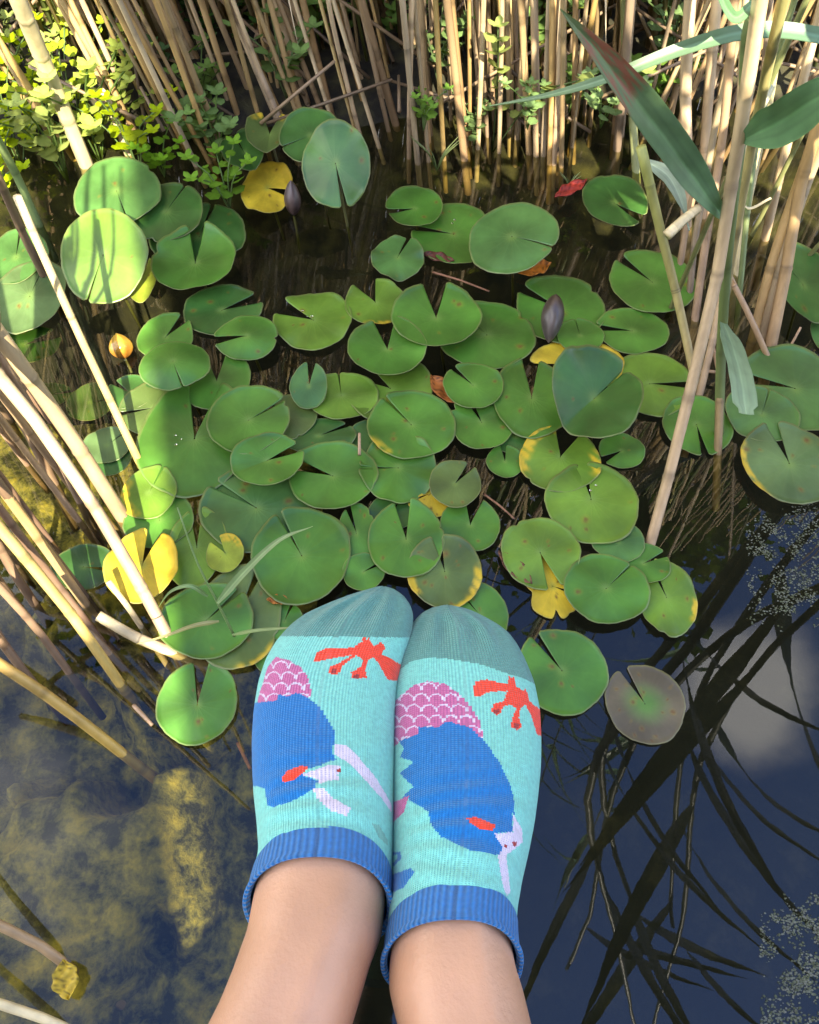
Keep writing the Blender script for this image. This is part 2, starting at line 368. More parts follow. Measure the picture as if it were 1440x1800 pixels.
def smooth_path(pts, n):
    """Catmull-Rom through the points"""
    pts = [Vector(p) for p in pts]; Q = [pts[0] * 2 - pts[1]] + pts + [pts[-1] * 2 - pts[-2]]; out = []
    m = len(pts) - 1
    for k in range(n):
        s = k / (n - 1) * m; i = min(int(s), m - 1); t = s - i; a, b, c, d = Q[i], Q[i + 1], Q[i + 2], Q[i + 3]
        out.append(0.5 * ((2 * b) + (c - a) * t + (2 * a - 5 * b + 4 * c - d) * t * t + (3 * b - a - 3 * c + d) * t ** 3))
    return out

L_ = 0.002
PADS = [
 # upper left
 (205,335,150,112,-60,1,'b','large dark blue-green pad with a sunlit rim below the sunny bank',dict(z=.03,lift=.03,tilt=10,cup=-.05)),
 (292,372,132,96,60,1,'k','dark green pad right of the big blue-green pad in the upper left',dict(z=.018,lift=.02,tilt=5)),
 (350,415,166,108,75,2,'k','wide dark green pad with small bite holes, upper left cluster',dict(z=.006,spots=3)),
 (343,462,146,108,95,9,'g','glossy mid-green pad lying on the wide dark pad, dished in its middle',dict(z=.012,lift=.01,cup=.16,wav=1.6)),
 (181,448,152,160,250,1,'l','sunlit lime pad crossed by dark stem shadows',dict(z=.03,lift=.05,tilt=28,cup=-.07)),
 (28,452,108,92,100,2,'b','dark blue-green pad cut by the left edge, upper of two',dict(z=.01)),
 (52,520,118,116,80,1,'m','blue-green pad behind the tall left reed, lower of two at the edge',dict(z=.008)),
 (42,606,120,62,20,10,'d','dull drowned pad half under water at the left edge',dict(z=-.006)),
 (252,492,46,74,90,2,'Y','small yellow-green pad tucked behind the sunlit striped pad',dict(z=.01)),
 (390,545,130,80,18,9,'k','dark green pad with notch pointing right above the small oval one',dict(z=.004)),
 (433,590,104,73,186,8,'g','small oval light-rimmed pad with a notch on its left side',dict(z=.012,lift=.012,tilt=4,cup=-.1)),
 (291,592,92,76,50,9,'g','half hidden pad with a sunny left edge above the domed pad',dict(z=.006)),
 (304,634,118,78,300,1,'g','domed pale pad without visible notch right of the orange bud',dict(z=.03,lift=.02,cup=-.22)),
 (381,669,114,96,100,15,'g','pad with wide V notch below the small oval pad',dict(z=.005)),
 (158,707,76,62,10,2,'m','dull grey-green pad left of the slanting cream reed',dict(z=-.004)),
 (86,694,76,40,10,6,'d','faint drowned pad behind the thick left reeds',dict(z=-.008)),
 (188,782,80,60,40,2,'m','dull pad beside the reed tip, upper of a pair',dict(z=.004)),
 (190,806,78,58,60,2,'d','dull pad beside the reed tip, lower of a pair',dict(z=.001)),
 (272,716,112,90,190,3,'u','yellowish pad with notch on the left under the domed pad',dict(z=.003)),
 (342,768,186,192,88,14,'g','largest pad of the left cluster with a deep V notch at its top',dict(z=.007,ap=-.02)),
 (437,738,136,112,28,2,'g','round thick pad resting over the largest left pad',dict(z=.016,lift=.01,cup=.05)),
 (505,732,96,74,150,8,'u','brownish green pad squeezed behind the round thick pad',dict(z=.006)),
 (543,678,62,76,86,10,'b','small bluish pad with a notch at the top, middle of the cluster',dict(z=.014,lift=.012,tilt=10)),
 (600,695,124,76,100,1,'l','yellow-green pad with a flat upper edge beside the bluish little pad',dict(z=.010)),
 (686,682,142,118,150,14,'l','wide light pad under the notched pad in the middle',dict(z=.006)),
 (681,613,130,92,98,13,'g','heart-shaped pad with a black V notch, middle of the upper row',dict(z=.018,lift=.01,cup=.10)),
 (551,562,129,93,160,11,'l','light green pad with ragged notch and water drops standing alone above the cluster',dict(z=.008,wav=2.2,spots=1)),
 (660,531,103,73,120,17,'l','small light pad with pinkish stains and wide notch in the upper row',dict(z=.010,spots=1,yel=[(-80,25,.2)],wav=2)),
 (767,558,148,101,92,12,'g','bright dished pad with notch straight up in the upper row',dict(z=.02,lift=.012,cup=.10)),
 (856,588,160,109,140,1,'g','large smooth oval pad right of the dished pad',dict(z=.008,spots=1)),
 (723,746,146,112,135,2,'g','pad with a narrow slit and brown stain in the middle of the cluster',dict(z=.014,yel=[(215,18,.2)],spots=2)),
 (560,766,122,58,20,4,'k','dark green strip of a pad beside the little twig',dict(z=.004)),
 (470,809,120,86,22,9,'g','pad folded along its notch with a bitten lower lobe',dict(z=.018,lift=.01,spots=3,fold=.10)),
 (585,836,147,112,164,8,'g','round pad with a notch pointing left, centre of the cluster',dict(z=.012,cup=.03)),
 (700,822,126,114,182,2,'g','wavy pad with a pale fold right of the centre pad',dict(z=.010,wav=3.5)),
 (450,892,182,146,152,4,'b','wide bluish pad behind the grass sprig with a long slit',dict(z=.004)),
 (530,976,163,160,122,2,'g','large round pad just above the left sock with a thin slit',dict(z=.010,cup=.03,spots=1)),
 (627,937,64,98,110,6,'g','narrow upright pad squeezed between two larger round pads',dict(z=.007)),
 (639,1005,70,62,28,5,'g','small light-ribbed pad just above the toes of the left sock',dict(z=.012)),
 (714,947,126,128,96,10,'g','pad with a brown-stained notch lobe above the gap between the feet',dict(z=.014,spots=2)),
 (800,850,86,78,48,7,'u','small dull pad propped over yellow leaf, notch up right',dict(z=.016,lift=.004)),
 (760,866,86,82,200,3,'y','yellow pad freckled with brown dots under the small dull pad',dict(z=.004,spots=14)),
 (827,922,99,88,80,14,'g','green pad with wedge notch right of the yellow freckled one',dict(z=.006)),
 (782,1004,124,122,102,6,'u','ageing pad with brown blotches and yellow rim above the right toes',dict(z=.014,spots=12,yel=[(-20,30,.25),(200,25,.2),(-60,30,.12)])),
 (845,1082,92,106,130,2,'g','plain green pad showing beside the right toe cap',dict(z=.005,spots=2)),
 (888,811,61,53,92,7,'g','smallest round pad lying alone on black water',dict(z=.004)),
 (984,808,134,106,68,15,'l','light green pad with yellow torn edges',dict(z=.010,yel=[(140,40,.35),(-5,25,.3),(180,28,.25)],spots=4,ap=.1)),
 (1041,884,153,134,96,5,'l','big clean light green pad right of centre with a white glint at its notch',dict(z=.012,ap=.1)),
 (1093,792,76,58,205,8,'g','small green pad with notch at lower left below the folded teal pad',dict(z=.004,spots=1)),
 (950,971,130,118,-72,8,'l','light green round pad with its notch pointing down over a yellow leaf',dict(z=.012,spots=2)),
 (972,1030,92,110,-20,4,'y','rotting yellow pad with dark blotches under two green pads',dict(z=.003,spots=14,ragged=.7)),
 (1066,1034,142,114,40,1,'g','oval pad with a bright centre spot and pinkish rim',dict(z=.016,spots=1)),
 (1087,952,88,68,150,8,'b','small bluish pad with notch at upper left behind the oval pad',dict(z=.010)),
 (1132,990,88,66,22,6,'g','light small pad with notch at right between oval and torn pads',dict(z=.008)),
 (1172,1050,97,126,105,5,'l','upright pad with a torn yellow right edge at the end of the cluster',dict(z=.006,yel=[(-25,20,.2)],spots=3,wav=2.2)),
 (989,1180,156,147,124,4,'g','large green pad beside the right sock with its slit up left',dict(z=.006,spots=4,ap=.02)),
 (1134,1237,137,134,116,5,'p','purple-brown pad with a green heart, lying on the dark reflection',dict(z=.004,spots=22)),
 (347,1235,141,142,92,9,'g','pad alone at lower left with a light stripe and notch upwards',dict(z=.005,spots=4,ap=-.05)),
 (363,1090,156,124,45,3,'g','dark-edged round pad under the grass sprig',dict(z=.013)),
 (418,1084,146,170,70,4,'u','large ageing pad partly covered by the pad under the grass sprig',dict(z=.006,spots=6,yel=[(-60,25,.12)])),
 (500,1092,62,62,70,4,'g','corner of a green pad showing behind the left toe cap',dict(z=.003)),
 (346,962,96,132,100,10,'l','tall light pad left of the orange-edged one',dict(z=.005)),
 (396,972,62,64,130,12,'Y','small yellow pad with an orange curled edge',dict(z=.012,yel=[(80,60,.5)],spots=2)),
 (280,914,116,92,100,2,'g','plain green pad above the bright yellow leaf',dict(z=.004)),
 (262,866,92,88,70,2,'l','yellow-green pad below the tip of the slanting cream reed',dict(z=.008,yel=[(200,50,.4)])),
 (250,993,120,120,82,9,'y','bright yellow lobed pad crossed by a reed',dict(z=.016,lift=.008,yel=[(20,60,.4)],wav=3)),
 (147,996,104,76,-6,5,'d','dark olive pad with a slit at the right, left of the bright yellow one',dict(z=.004)),
 (478,1148,60,72,200,2,'g','sliver of light green pad beside the left sock',dict(z=.003)),
 (228,690,80,56,150,6,'k','dark pad half under the striped yellowish one',dict(z=.0015)),
 (418,858,100,76,40,2,'k','dark pad below the largest left pad, mostly hidden',dict(z=.0015)),
 (655,770,84,62,20,3,'k','dark pad peeping out beside the upright pink twig',dict(z=.0015)),
 (905,768,84,56,80,3,'k','dark pad in the gap right above the smallest lone pad',dict(z=.0015)),
 (690,900,80,60,60,3,'k','dark pad behind the brown-stained one above the feet',dict(z=.0015)),
 # top middle and right
 (729,366,98,66,190,6,'g','small upturned pad with notch left, leftmost of the far middle trio',dict(z=.012,lift=.01,cup=.08)),
 (797,411,142,100,170,4,'g','flat pad partly covered by the pale leaning pad',dict(z=.005,spots=2)),
 (900,415,158,114,340,1,'b','pale leaning oval pad standing out of the water above an orange scrap',dict(z=.03,lift=.045,tilt=8,side=-14,cup=-.08,wav=.6)),
 (699,452,92,72,60,4,'b','small crumpled bluish pad left of the flat far pad',dict(z=.010,lift=.006,wav=4)),
 (1080,356,113,84,-35,7,'k','dark shiny pad at the foot of the far reeds with its slit lower right',dict(z=.012,lift=.008,cup=.08)),
 (1147,495,141,100,140,5,'g','wide green pad behind the yellow-green reed',dict(z=.006)),
 (1112,581,119,73,176,6,'g','flat oval pad with a black wedge notch on its left',dict(z=.006)),
 (986,543,146,110,152,5,'g','pad under the dark brown bud',dict(z=.005)),
 (1020,590,78,54,100,1,'g','small pad between the dark brown bud and the yellow leaf',dict(z=.010)),
 (1016,640,152,84,190,16,'y','golden yellow pad mostly hidden under the folded teal one',dict(z=.004,ragged=.3,yel=[(0,100,.5)])),
 (1045,700,146,152,38,1,'k','folded teal pad raised in the middle with a pale glossy fold',dict(z=.02,lift=.03,fold=.42,tilt=4,wav=3.0)),
 (1142,674,142,102,-2,5,'l','light green pad with a slit to the right behind the thick reed',dict(z=.006,yel=[(-10,25,.15)])),
 (935,699,130,128,86,10,'g','large light pad with a deep notch beside the golden leaf',dict(z=.012)),
 (832,677,100,74,138,4,'g','pad with a thin slit overlapping its two neighbours right of the orange scrap',dict(z=.020)),
 (847,742,106,92,118,6,'g','pad below the thin-slit pad, dished on its right half',dict(z=.008,cup=.06)),
 (1225,746,114,98,-86,5,'g','pad speared by reed stems on the right',dict(z=.006)),
 (1398,682,176,140,168,6,'b','large bluish pad reaching the right edge',dict(z=.006)),
 (1340,727,122,92,60,1,'b','bluish pad under the hanging pale blade',dict(z=.012)),
 (1388,814,158,134,100,6,'m','pale spotted pad cut by the right edge, notch up',dict(z=.014,spots=9,yel=[(190,40,.14)])),
 (1412,500,98,128,120,1,'k','dark green pad at the right edge behind dry stems',dict(z=.01,lift=.01,cup=.1)),
 (1448,592,40,60,0,1,'b','sliver of bluish pad at the right edge between two larger pads',dict(z=.003)),
 # raised back ones
 (590,287,120,142,-78,4,'b','silvery green pad standing up against the far reeds with notch down',dict(z=.05,lift=.08,tilt=36,wav=3.0,cup=-.12)),
 (546,238,110,88,200,1,'k','dark green pad behind the silvery upright pad',dict(z=.04,lift=.08,tilt=12)),
 (430,268,78,66,130,3,'k','folded green pad left of the yellow and red leaf',dict(z=.02,lift=.03,fold=.35,ragged=.2)),
 (474,235,82,60,90,18,'u','curled pad with pale brown notch among the far stems',dict(z=.03,lift=.04,fold=.3,yel=[(90,50,.4)])),
 (470,330,92,84,-10,8,'y','yellow and green pad with a red edge beside the brown bud',dict(z=.012,lift=.01,yel=[(60,50,.6)],wav=3,spots=2)),
]
for q in PADS:
    cx, cy, w, h, na, no, col, lab, kw = q
    if kw.get('z', 0) < 0: kw = dict(kw); 
    pad(cx, cy, w, h, na, no, col, lab, **kw)

# scraps of leaf
DROPM = mat('water_drop', base=(1, 1, 1), rough=0.02, spec=.5); DROPM.node_tree.nodes['Principled BSDF'].inputs['Transmission Weight'].default_value = 1.0; DROPM.node_tree.nodes['Principled BSDF'].inputs['IOR'].default_value = 1.33
def drops(px, py, n, label):
    r = random.Random(px); V, Fc = [], []
    for q in range(n):
        a = r.uniform(0, 6.28); d = 0 if q == 0 else r.uniform(.005, .022); R = r.uniform(.0010, .0022) * (1.3 if q == 0 else 1); o = len(V)
        c = P(px, py, .0165) + Vector((d * math.cos(a), d * math.sin(a), 0))
        for i in range(5):
            for j in range(10): t = i / 4 * PI / 2; V.append(c + Vector((R * math.cos(t) * math.cos(j * .6283), R * math.cos(t) * math.sin(j * .6283), R * .7 * math.sin(t))))
        for i in range(4):
            for j in range(10): Fc.append((o + i * 10 + j, o + i * 10 + (j + 1) % 10, o + (i + 1) * 10 + (j + 1) % 10, o + (i + 1) * 10 + j))
        Fc.append(tuple(o + j for j in range(10))[::-1])
    tag(mesh_obj('water_drops', V, Fc, DROPM), label, 'water drops')
drops(548, 556, 3, 'little water drops on the ragged-notched light pad standing alone')
drops(1038, 862, 2, 'white glinting drop at the notch of the big clean light pad')
drops(795, 392, 2, 'tiny drop on the flat pad behind the pale leaning one')
drops(318, 772, 3, 'small drops on the largest left pad')
def scrap(name, px, py, w, h, ang, colA, label, cat, z=0.004, curl=0.3, tilt=10, n=18):
    """wilted leaf scrap: pointed oval, curled along its length"""
    ctr = P(px, py, z); _, _, zc = proj(ctr); a = math.radians(ang)
    Lh = w / 2 * zc / F; Wh = h / 2 * zc / F; V, cl = [], []; m = 9
    rs = random.Random(px)
    for i in range(n + 1):
        s = -1 + 2 * i / n; ww = Wh * max(0.02, (1 - abs(s) ** 2.2)) * (1 + 0.07 * math.sin(i * 1.1) + .05 * hsh(i, px))
        for j in range(m):
            t = -1 + 2 * j / (m - 1); x = s * Lh; y = t * ww
            zz = curl * abs(t) ** 1.6 * ww + 0.25 * curl * Lh * s * s + 0.002 * math.sin(i * .9 + j)
            V.append((x * math.cos(a) - y * math.sin(a), x * math.sin(a) + y * math.cos(a), zz + 0.002))
            k = 0.7 + 0.45 * hsh(i * .37, j * .71); c = np.array(colA) * k
            if hsh(i + 3, j) > 0.86: c = c * 0.35
            cl.append(c)
    Fc = [(i * m + j, i * m + j + 1, (i + 1) * m + j + 1, (i + 1) * m + j) for i in range(n) for j in range(m - 1)]
    o = mesh_obj(name, V, Fc, PADU, cols=cl); o.location = ctr
    md = o.modifiers.new('thick', 'SOLIDIFY'); md.thickness = 0.0008
    tag(o, label, cat); return o
scrap('leaf_scrap', 936, 474, 70, 44, 20, (0.75, 0.26, 0.03), 'orange leaf scrap floating below the pale leaning pad', 'dead leaf')
scrap('leaf_scrap', 780, 688, 78, 36, 125, (0.45, 0.15, 0.03), 'rusty orange leaf scrap wedged between green pads', 'dead leaf', z=.006)
scrap('red_leaf', 1003, 335, 78, 26, 38, (0.42, 0.05, 0.03), 'narrow red leaf at the foot of the far reeds', 'dead leaf', z=.02)
scrap('leaf_scrap', 905, 1000, 84, 30, 130, (0.22, 0.10, 0.05), 'brown rotten leaf strip between the ageing pad and the light round pad', 'dead leaf')
scrap('leaf_scrap', 770, 455, 60, 22, 160, (0.16, 0.05, 0.03), 'dark red leaf remnant under the flat far pad', 'dead leaf', z=.003)
scrap('leaf_scrap', 490, 1056, 40, 18, 0, (0.55, 0.20, 0.03), 'tiny orange leaf bit above the left toe cap', 'dead leaf', z=.006)
scrap('leaf_scrap', 118, 1722, 66, 44, 110, (0.60, 0.42, 0.03), 'yellow leaf bit at the tip of the bent stalk, lower left', 'dead leaf', z=.012)

# buds
def bud(px, py, w, h, ang, col, label, z, lean, tip=(0.2, 0.2, 0.2), rough=0.35, stalk=True):
    m = mat('bud_skin', vcol=True, rough=rough, noise=(50, .7, 1.2), bump=(50, .4, .001))
    base = P(px, py, z); _, _, zc = proj(base); R = w / 2 * zc / F; Lg = h * zc / F
    n, k = 18, 20; V, Fc, cl = [], [], []
    for i in range(n + 1):
        s = i / n; r = R * math.sin(PI * min(1, s * 1.02)) ** 0.62 * (1.08 - 0.30 * s)
        for j in range(k):
            a = 2 * PI * j / k; rr = r * (1 + 0.06 * math.cos(4 * a))
            V.append((rr * math.cos(a), rr * math.sin(a), (s - .5) * Lg)); f = 0.75 + .25 * math.cos(4 * a)
            cl.append(np.array(col) * f * (1 - s) + np.array(tip) * s * f)
    for i in range(n):
        for j in range(k): Fc.append((i * k + j, i * k + (j + 1) % k, (i + 1) * k + (j + 1) % k, (i + 1) * k + j))
    o = mesh_obj('water_lily_bud', V, Fc, m, cols=cl); o.location = base; o.rotation_euler = (math.radians(lean), 0, math.radians(ang))
    tag(o, label, 'flower bud', 'water lily buds')
    if stalk: tube('stalk', [(0, 0, -Lg / 2), (0.003, 0, -Lg * .9), (0.005, 0.0, -Lg * 1.6)], [0.0025] * 3, STALK, o)
bud(971, 560, 40, 86, -10, (0.060, 0.040, 0.026), 'dark brown shut bud leaning over a green pad right of the middle', 0.035, 128, tip=(0.13, 0.11, 0.10), rough=.28, stalk=False)
bud(514, 348, 30, 62, 0, (0.075, 0.045, 0.035), 'brown shut bud beside the yellow and red pad', 0.03, -20, tip=(0.16, 0.12, 0.11))
bud(212, 608, 42, 46, 20, (0.42, 0.16, 0.02), 'glossy orange bud on the dark water at left', 0.015, -50, tip=(0.75, 0.45, 0.06), rough=0.15)

# ------------------------------------------------------------------ reeds
REED = mat('dry_reed', vcol=True, rough=0.55, spec=0.4, rand=0.30, noise=(40, 0.72, 1.15, (1, 1, 0.12)), bump=(140, 0.4, 0.0006))
REEDF = mat('dry_reed_front', vcol=True, rough=0.5, spec=0.4, noise=(60, 0.75, 1.12, (1, 1, 0.15)), bump=(140, 0.4, 0.0006))
BLADE = mat('reed_blade', vcol=True, rough=0.42, spec=0.5, noise=(30, 0.85, 1.1), transl=0.22, tr_col=(1.5, 1.5, 0.5))
DRYL = mat('dry_blade', vcol=True, rough=0.6, noise=(40, 0.8, 1.15), transl=0.2)
def reed_cols(c0, c1, node_at, seed):
    rs = random.Random(seed); st = [rs.uniform(.82, 1.12) for _ in range(8)]
    def f(s, k):
        c = np.array(c0) * (1 - s) + np.array(c1) * s
        dn = min([abs(s - q) for q in node_at] + [1])
        if dn < 0.005: c = c * (.55 + .35 * hsh(s * 31, seed))
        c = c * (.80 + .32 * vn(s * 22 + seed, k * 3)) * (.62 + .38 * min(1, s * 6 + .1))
        seg = sum(1 for q in node_at if q < s); c = c * (0.86 + 0.28 * hsh(seg + seed, 3.3))
        return c * st[int(k * 8) % 8]
    return f
def reed_geo(path, r0, r1, c0, c1, seed, seglen=0.13, sides=8):
    L0 = sum((path[i + 1] - path[i]).length for i in range(len(path) - 1)); N = max(2, int(L0 / seglen)); rs = random.Random(seed)
    nodes = [(i + rs.uniform(.3, .7)) / N for i in range(N)]
    par = sorted(set([i / 14 for i in range(15)] + [q + d for q in nodes for d in (-.009, -.004, 0, .004, .009) if 0 < q + d < 1]))
    cum = [0]
    for i in range(len(path) - 1): cum.append(cum[-1] + (path[i + 1] - path[i]).length)
    pts, rads = [], []
    for s in par:
        d = s * cum[-1]; i = 0
        while i < len(cum) - 2 and cum[i + 1] < d: i += 1
        t = (d - cum[i]) / max(1e-9, cum[i + 1] - cum[i]); pts.append(path[i].lerp(path[i + 1], t))
        dn = min(abs(s - q) for q in nodes); rads.append((r0 + (r1 - r0) * s) * (1.09 if dn < .003 else 1.0))
    cf = reed_cols(c0, c1, nodes, seed)
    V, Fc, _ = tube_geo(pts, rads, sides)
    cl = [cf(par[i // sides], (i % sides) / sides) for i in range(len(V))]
    return V, Fc, cl
def merge(parts):
    V, Fc, cl = [], [], []
    for v, f, c in parts:
        o = len(V); V += list(v); Fc += [tuple(i + o for i in q) for q in f]; cl += list(c)
    return V, Fc, cl
def blade_geo(path, wmax, c0, c1, nrm=None, shape=None, vfold=0.18, n=26, brown=None):
    """a reed leaf: ribbon along the path, folded at the midrib, pointed tip"""
    pts = smooth_path(path, n); ds = frame_dirs(pts); V, Fc, cl = [], [], []
    nrm = Vector(nrm) if nrm is not None else Vector((0, -0.4, 1)); m = 15 if wmax > .02 else 7
    for i, p in enumerate(pts):
        s = i / (n - 1); d = ds[i]; sdv = d.cross(nrm).normalized(); up = sdv.cross(d).normalized()
        w = wmax * (shape(s) if shape else (min(1, (s + .02) * 5) ** .6) * max(0.02, (1 - s ** 2.2)))
        for j in range(m):
            t = -1 + 2 * j / (m - 1)
            V.append(p + sdv * (t * w / 2) + up * (abs(t) * w * vfold + 0.015 * w * math.sin(i * 1.3 + j)))
            c = (np.array(c0) * (1 - s) + np.array(c1) * s) * (1.35 if j == m // 2 else 0.80 + 0.26 * hsh(j, 1.0) + .06 * hsh(j, i // 5))
            if brown and hsh(i * .6 + 9, j * .9) < brown(s): c = np.array((0.26, 0.10, 0.05))
            cl.append(c)
    for i in range(n - 1):
        for j in range(m - 1): Fc.append((i * m + j, i * m + j + 1, (i + 1) * m + j + 1, (i + 1) * m + j))
    # underside for real thickness
    o = len(V); V2 = [v + Vector((0, 0, -0.0005)) for v in V]
    Fc += [tuple(reversed([i + o for i in f])) for f in Fc]
    return V + V2, Fc, cl + cl
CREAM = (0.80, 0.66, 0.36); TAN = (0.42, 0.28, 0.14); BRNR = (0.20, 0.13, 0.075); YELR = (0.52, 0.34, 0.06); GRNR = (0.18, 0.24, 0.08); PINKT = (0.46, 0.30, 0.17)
GB = (0.17, 0.33, 0.155); GB2 = (0.13, 0.25, 0.11)

def front_reed(pts, wpx, c0, c1, label, tip_ext=0.0, cat='reed', group='dry reed stems leaning at the left', seed=1, under=0.10, name='dry_reed', wtip=None, m=None):
    """pts: (px, py, height above water) from the foot in the water to the top"""
    w3 = [P(a, b, z) for a, b, z in pts]
    _, _, zc = proj(w3[0]); r0 = wpx / 2 * zc / F
    _, _, z2 = proj(w3[-1]); r1 = (wtip if wtip else wpx) / 2 * z2 / F
    if under:
        d = (w3[0] - w3[1]).normalized(); w3 = [w3[0] + d * under] + w3
    if tip_ext:
        d = (w3[-1] - w3[-2]).normalized(); w3 = w3 + [w3[-1] + d * tip_ext * .5 + Vector((0, 0, .01)), w3[-1] + d * tip_ext + Vector((0, 0, 0.03))]
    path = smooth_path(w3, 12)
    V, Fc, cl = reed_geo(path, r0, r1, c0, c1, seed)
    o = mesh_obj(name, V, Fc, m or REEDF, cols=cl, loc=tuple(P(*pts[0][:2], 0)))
    tag(o, label, cat, group); return o
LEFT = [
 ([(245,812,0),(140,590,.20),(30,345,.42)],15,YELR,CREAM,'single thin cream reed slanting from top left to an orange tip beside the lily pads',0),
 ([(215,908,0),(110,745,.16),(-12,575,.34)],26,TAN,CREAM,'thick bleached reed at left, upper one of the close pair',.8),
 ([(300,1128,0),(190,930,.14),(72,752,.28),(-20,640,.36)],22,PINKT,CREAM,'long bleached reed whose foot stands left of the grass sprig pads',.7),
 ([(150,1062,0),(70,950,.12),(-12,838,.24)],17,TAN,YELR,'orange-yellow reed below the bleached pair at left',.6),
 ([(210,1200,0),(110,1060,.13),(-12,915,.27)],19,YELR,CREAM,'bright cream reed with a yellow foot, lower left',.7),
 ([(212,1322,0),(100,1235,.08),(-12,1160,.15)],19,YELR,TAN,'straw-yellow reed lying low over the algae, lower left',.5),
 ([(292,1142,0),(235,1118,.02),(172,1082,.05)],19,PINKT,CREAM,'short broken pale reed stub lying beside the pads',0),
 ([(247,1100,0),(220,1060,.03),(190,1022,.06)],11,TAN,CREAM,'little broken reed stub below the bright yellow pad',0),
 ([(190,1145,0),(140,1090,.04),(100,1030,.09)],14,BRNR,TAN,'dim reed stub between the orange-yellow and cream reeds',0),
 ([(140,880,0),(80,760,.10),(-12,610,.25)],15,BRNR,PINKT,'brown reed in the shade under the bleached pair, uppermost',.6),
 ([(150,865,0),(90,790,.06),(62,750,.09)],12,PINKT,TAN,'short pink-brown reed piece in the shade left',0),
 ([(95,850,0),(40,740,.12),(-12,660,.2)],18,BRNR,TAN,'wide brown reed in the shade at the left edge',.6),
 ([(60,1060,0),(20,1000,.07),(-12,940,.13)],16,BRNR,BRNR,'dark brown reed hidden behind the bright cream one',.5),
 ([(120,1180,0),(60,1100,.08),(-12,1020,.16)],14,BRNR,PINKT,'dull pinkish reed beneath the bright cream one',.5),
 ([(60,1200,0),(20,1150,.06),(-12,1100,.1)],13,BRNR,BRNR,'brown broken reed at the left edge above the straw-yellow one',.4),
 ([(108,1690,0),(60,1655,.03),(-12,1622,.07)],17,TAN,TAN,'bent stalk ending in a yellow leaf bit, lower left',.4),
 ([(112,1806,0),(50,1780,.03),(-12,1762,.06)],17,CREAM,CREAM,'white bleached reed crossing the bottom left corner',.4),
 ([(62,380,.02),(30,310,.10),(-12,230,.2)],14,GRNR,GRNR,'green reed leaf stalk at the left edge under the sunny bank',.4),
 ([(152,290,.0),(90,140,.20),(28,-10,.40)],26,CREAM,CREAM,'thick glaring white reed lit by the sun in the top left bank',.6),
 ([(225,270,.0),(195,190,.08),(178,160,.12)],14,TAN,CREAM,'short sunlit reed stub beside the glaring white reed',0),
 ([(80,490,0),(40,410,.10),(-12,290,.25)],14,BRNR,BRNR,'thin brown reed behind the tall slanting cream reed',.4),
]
for i, (pts, w, c0, c1, lab, ext) in enumerate(LEFT):
    front_reed(pts, w, c0, c1, lab, tip_ext=ext, seed=20 + i)
rl = random.Random(9)
DIM = ['behind the bright yellow pad', 'above the bent stalk', 'between the two brightest reeds', 'at the left edge, very dark', 'beside the dull paired pads', 'under the orange-yellow reed', 'next to the short pink-brown piece', 'over the faint drowned pad', 'low at the left edge', 'close to the straw-yellow reed', 'left of the broken stubs', 'behind the thick bleached reed']
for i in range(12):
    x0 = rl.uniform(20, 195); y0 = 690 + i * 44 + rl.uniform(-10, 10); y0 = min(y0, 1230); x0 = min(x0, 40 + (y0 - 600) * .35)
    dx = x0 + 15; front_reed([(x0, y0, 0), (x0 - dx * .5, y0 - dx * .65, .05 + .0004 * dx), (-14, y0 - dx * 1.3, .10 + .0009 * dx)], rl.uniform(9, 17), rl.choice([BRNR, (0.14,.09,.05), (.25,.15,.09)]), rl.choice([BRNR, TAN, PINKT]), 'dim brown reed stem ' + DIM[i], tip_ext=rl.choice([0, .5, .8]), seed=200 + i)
# three reeds at the left edge whose shadows fall across the sunlit pad
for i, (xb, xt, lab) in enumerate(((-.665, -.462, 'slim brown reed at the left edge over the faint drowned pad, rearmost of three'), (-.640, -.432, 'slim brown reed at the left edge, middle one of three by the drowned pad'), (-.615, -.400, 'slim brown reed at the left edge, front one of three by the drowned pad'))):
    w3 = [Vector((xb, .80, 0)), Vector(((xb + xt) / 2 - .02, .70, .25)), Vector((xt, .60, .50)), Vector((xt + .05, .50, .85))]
    front_reed([(*proj(v)[:2], v.z) for v in w3], [9, 12, 8][i], BRNR, TAN, lab, seed=240 + i, wtip=[16, 24, 15][i])
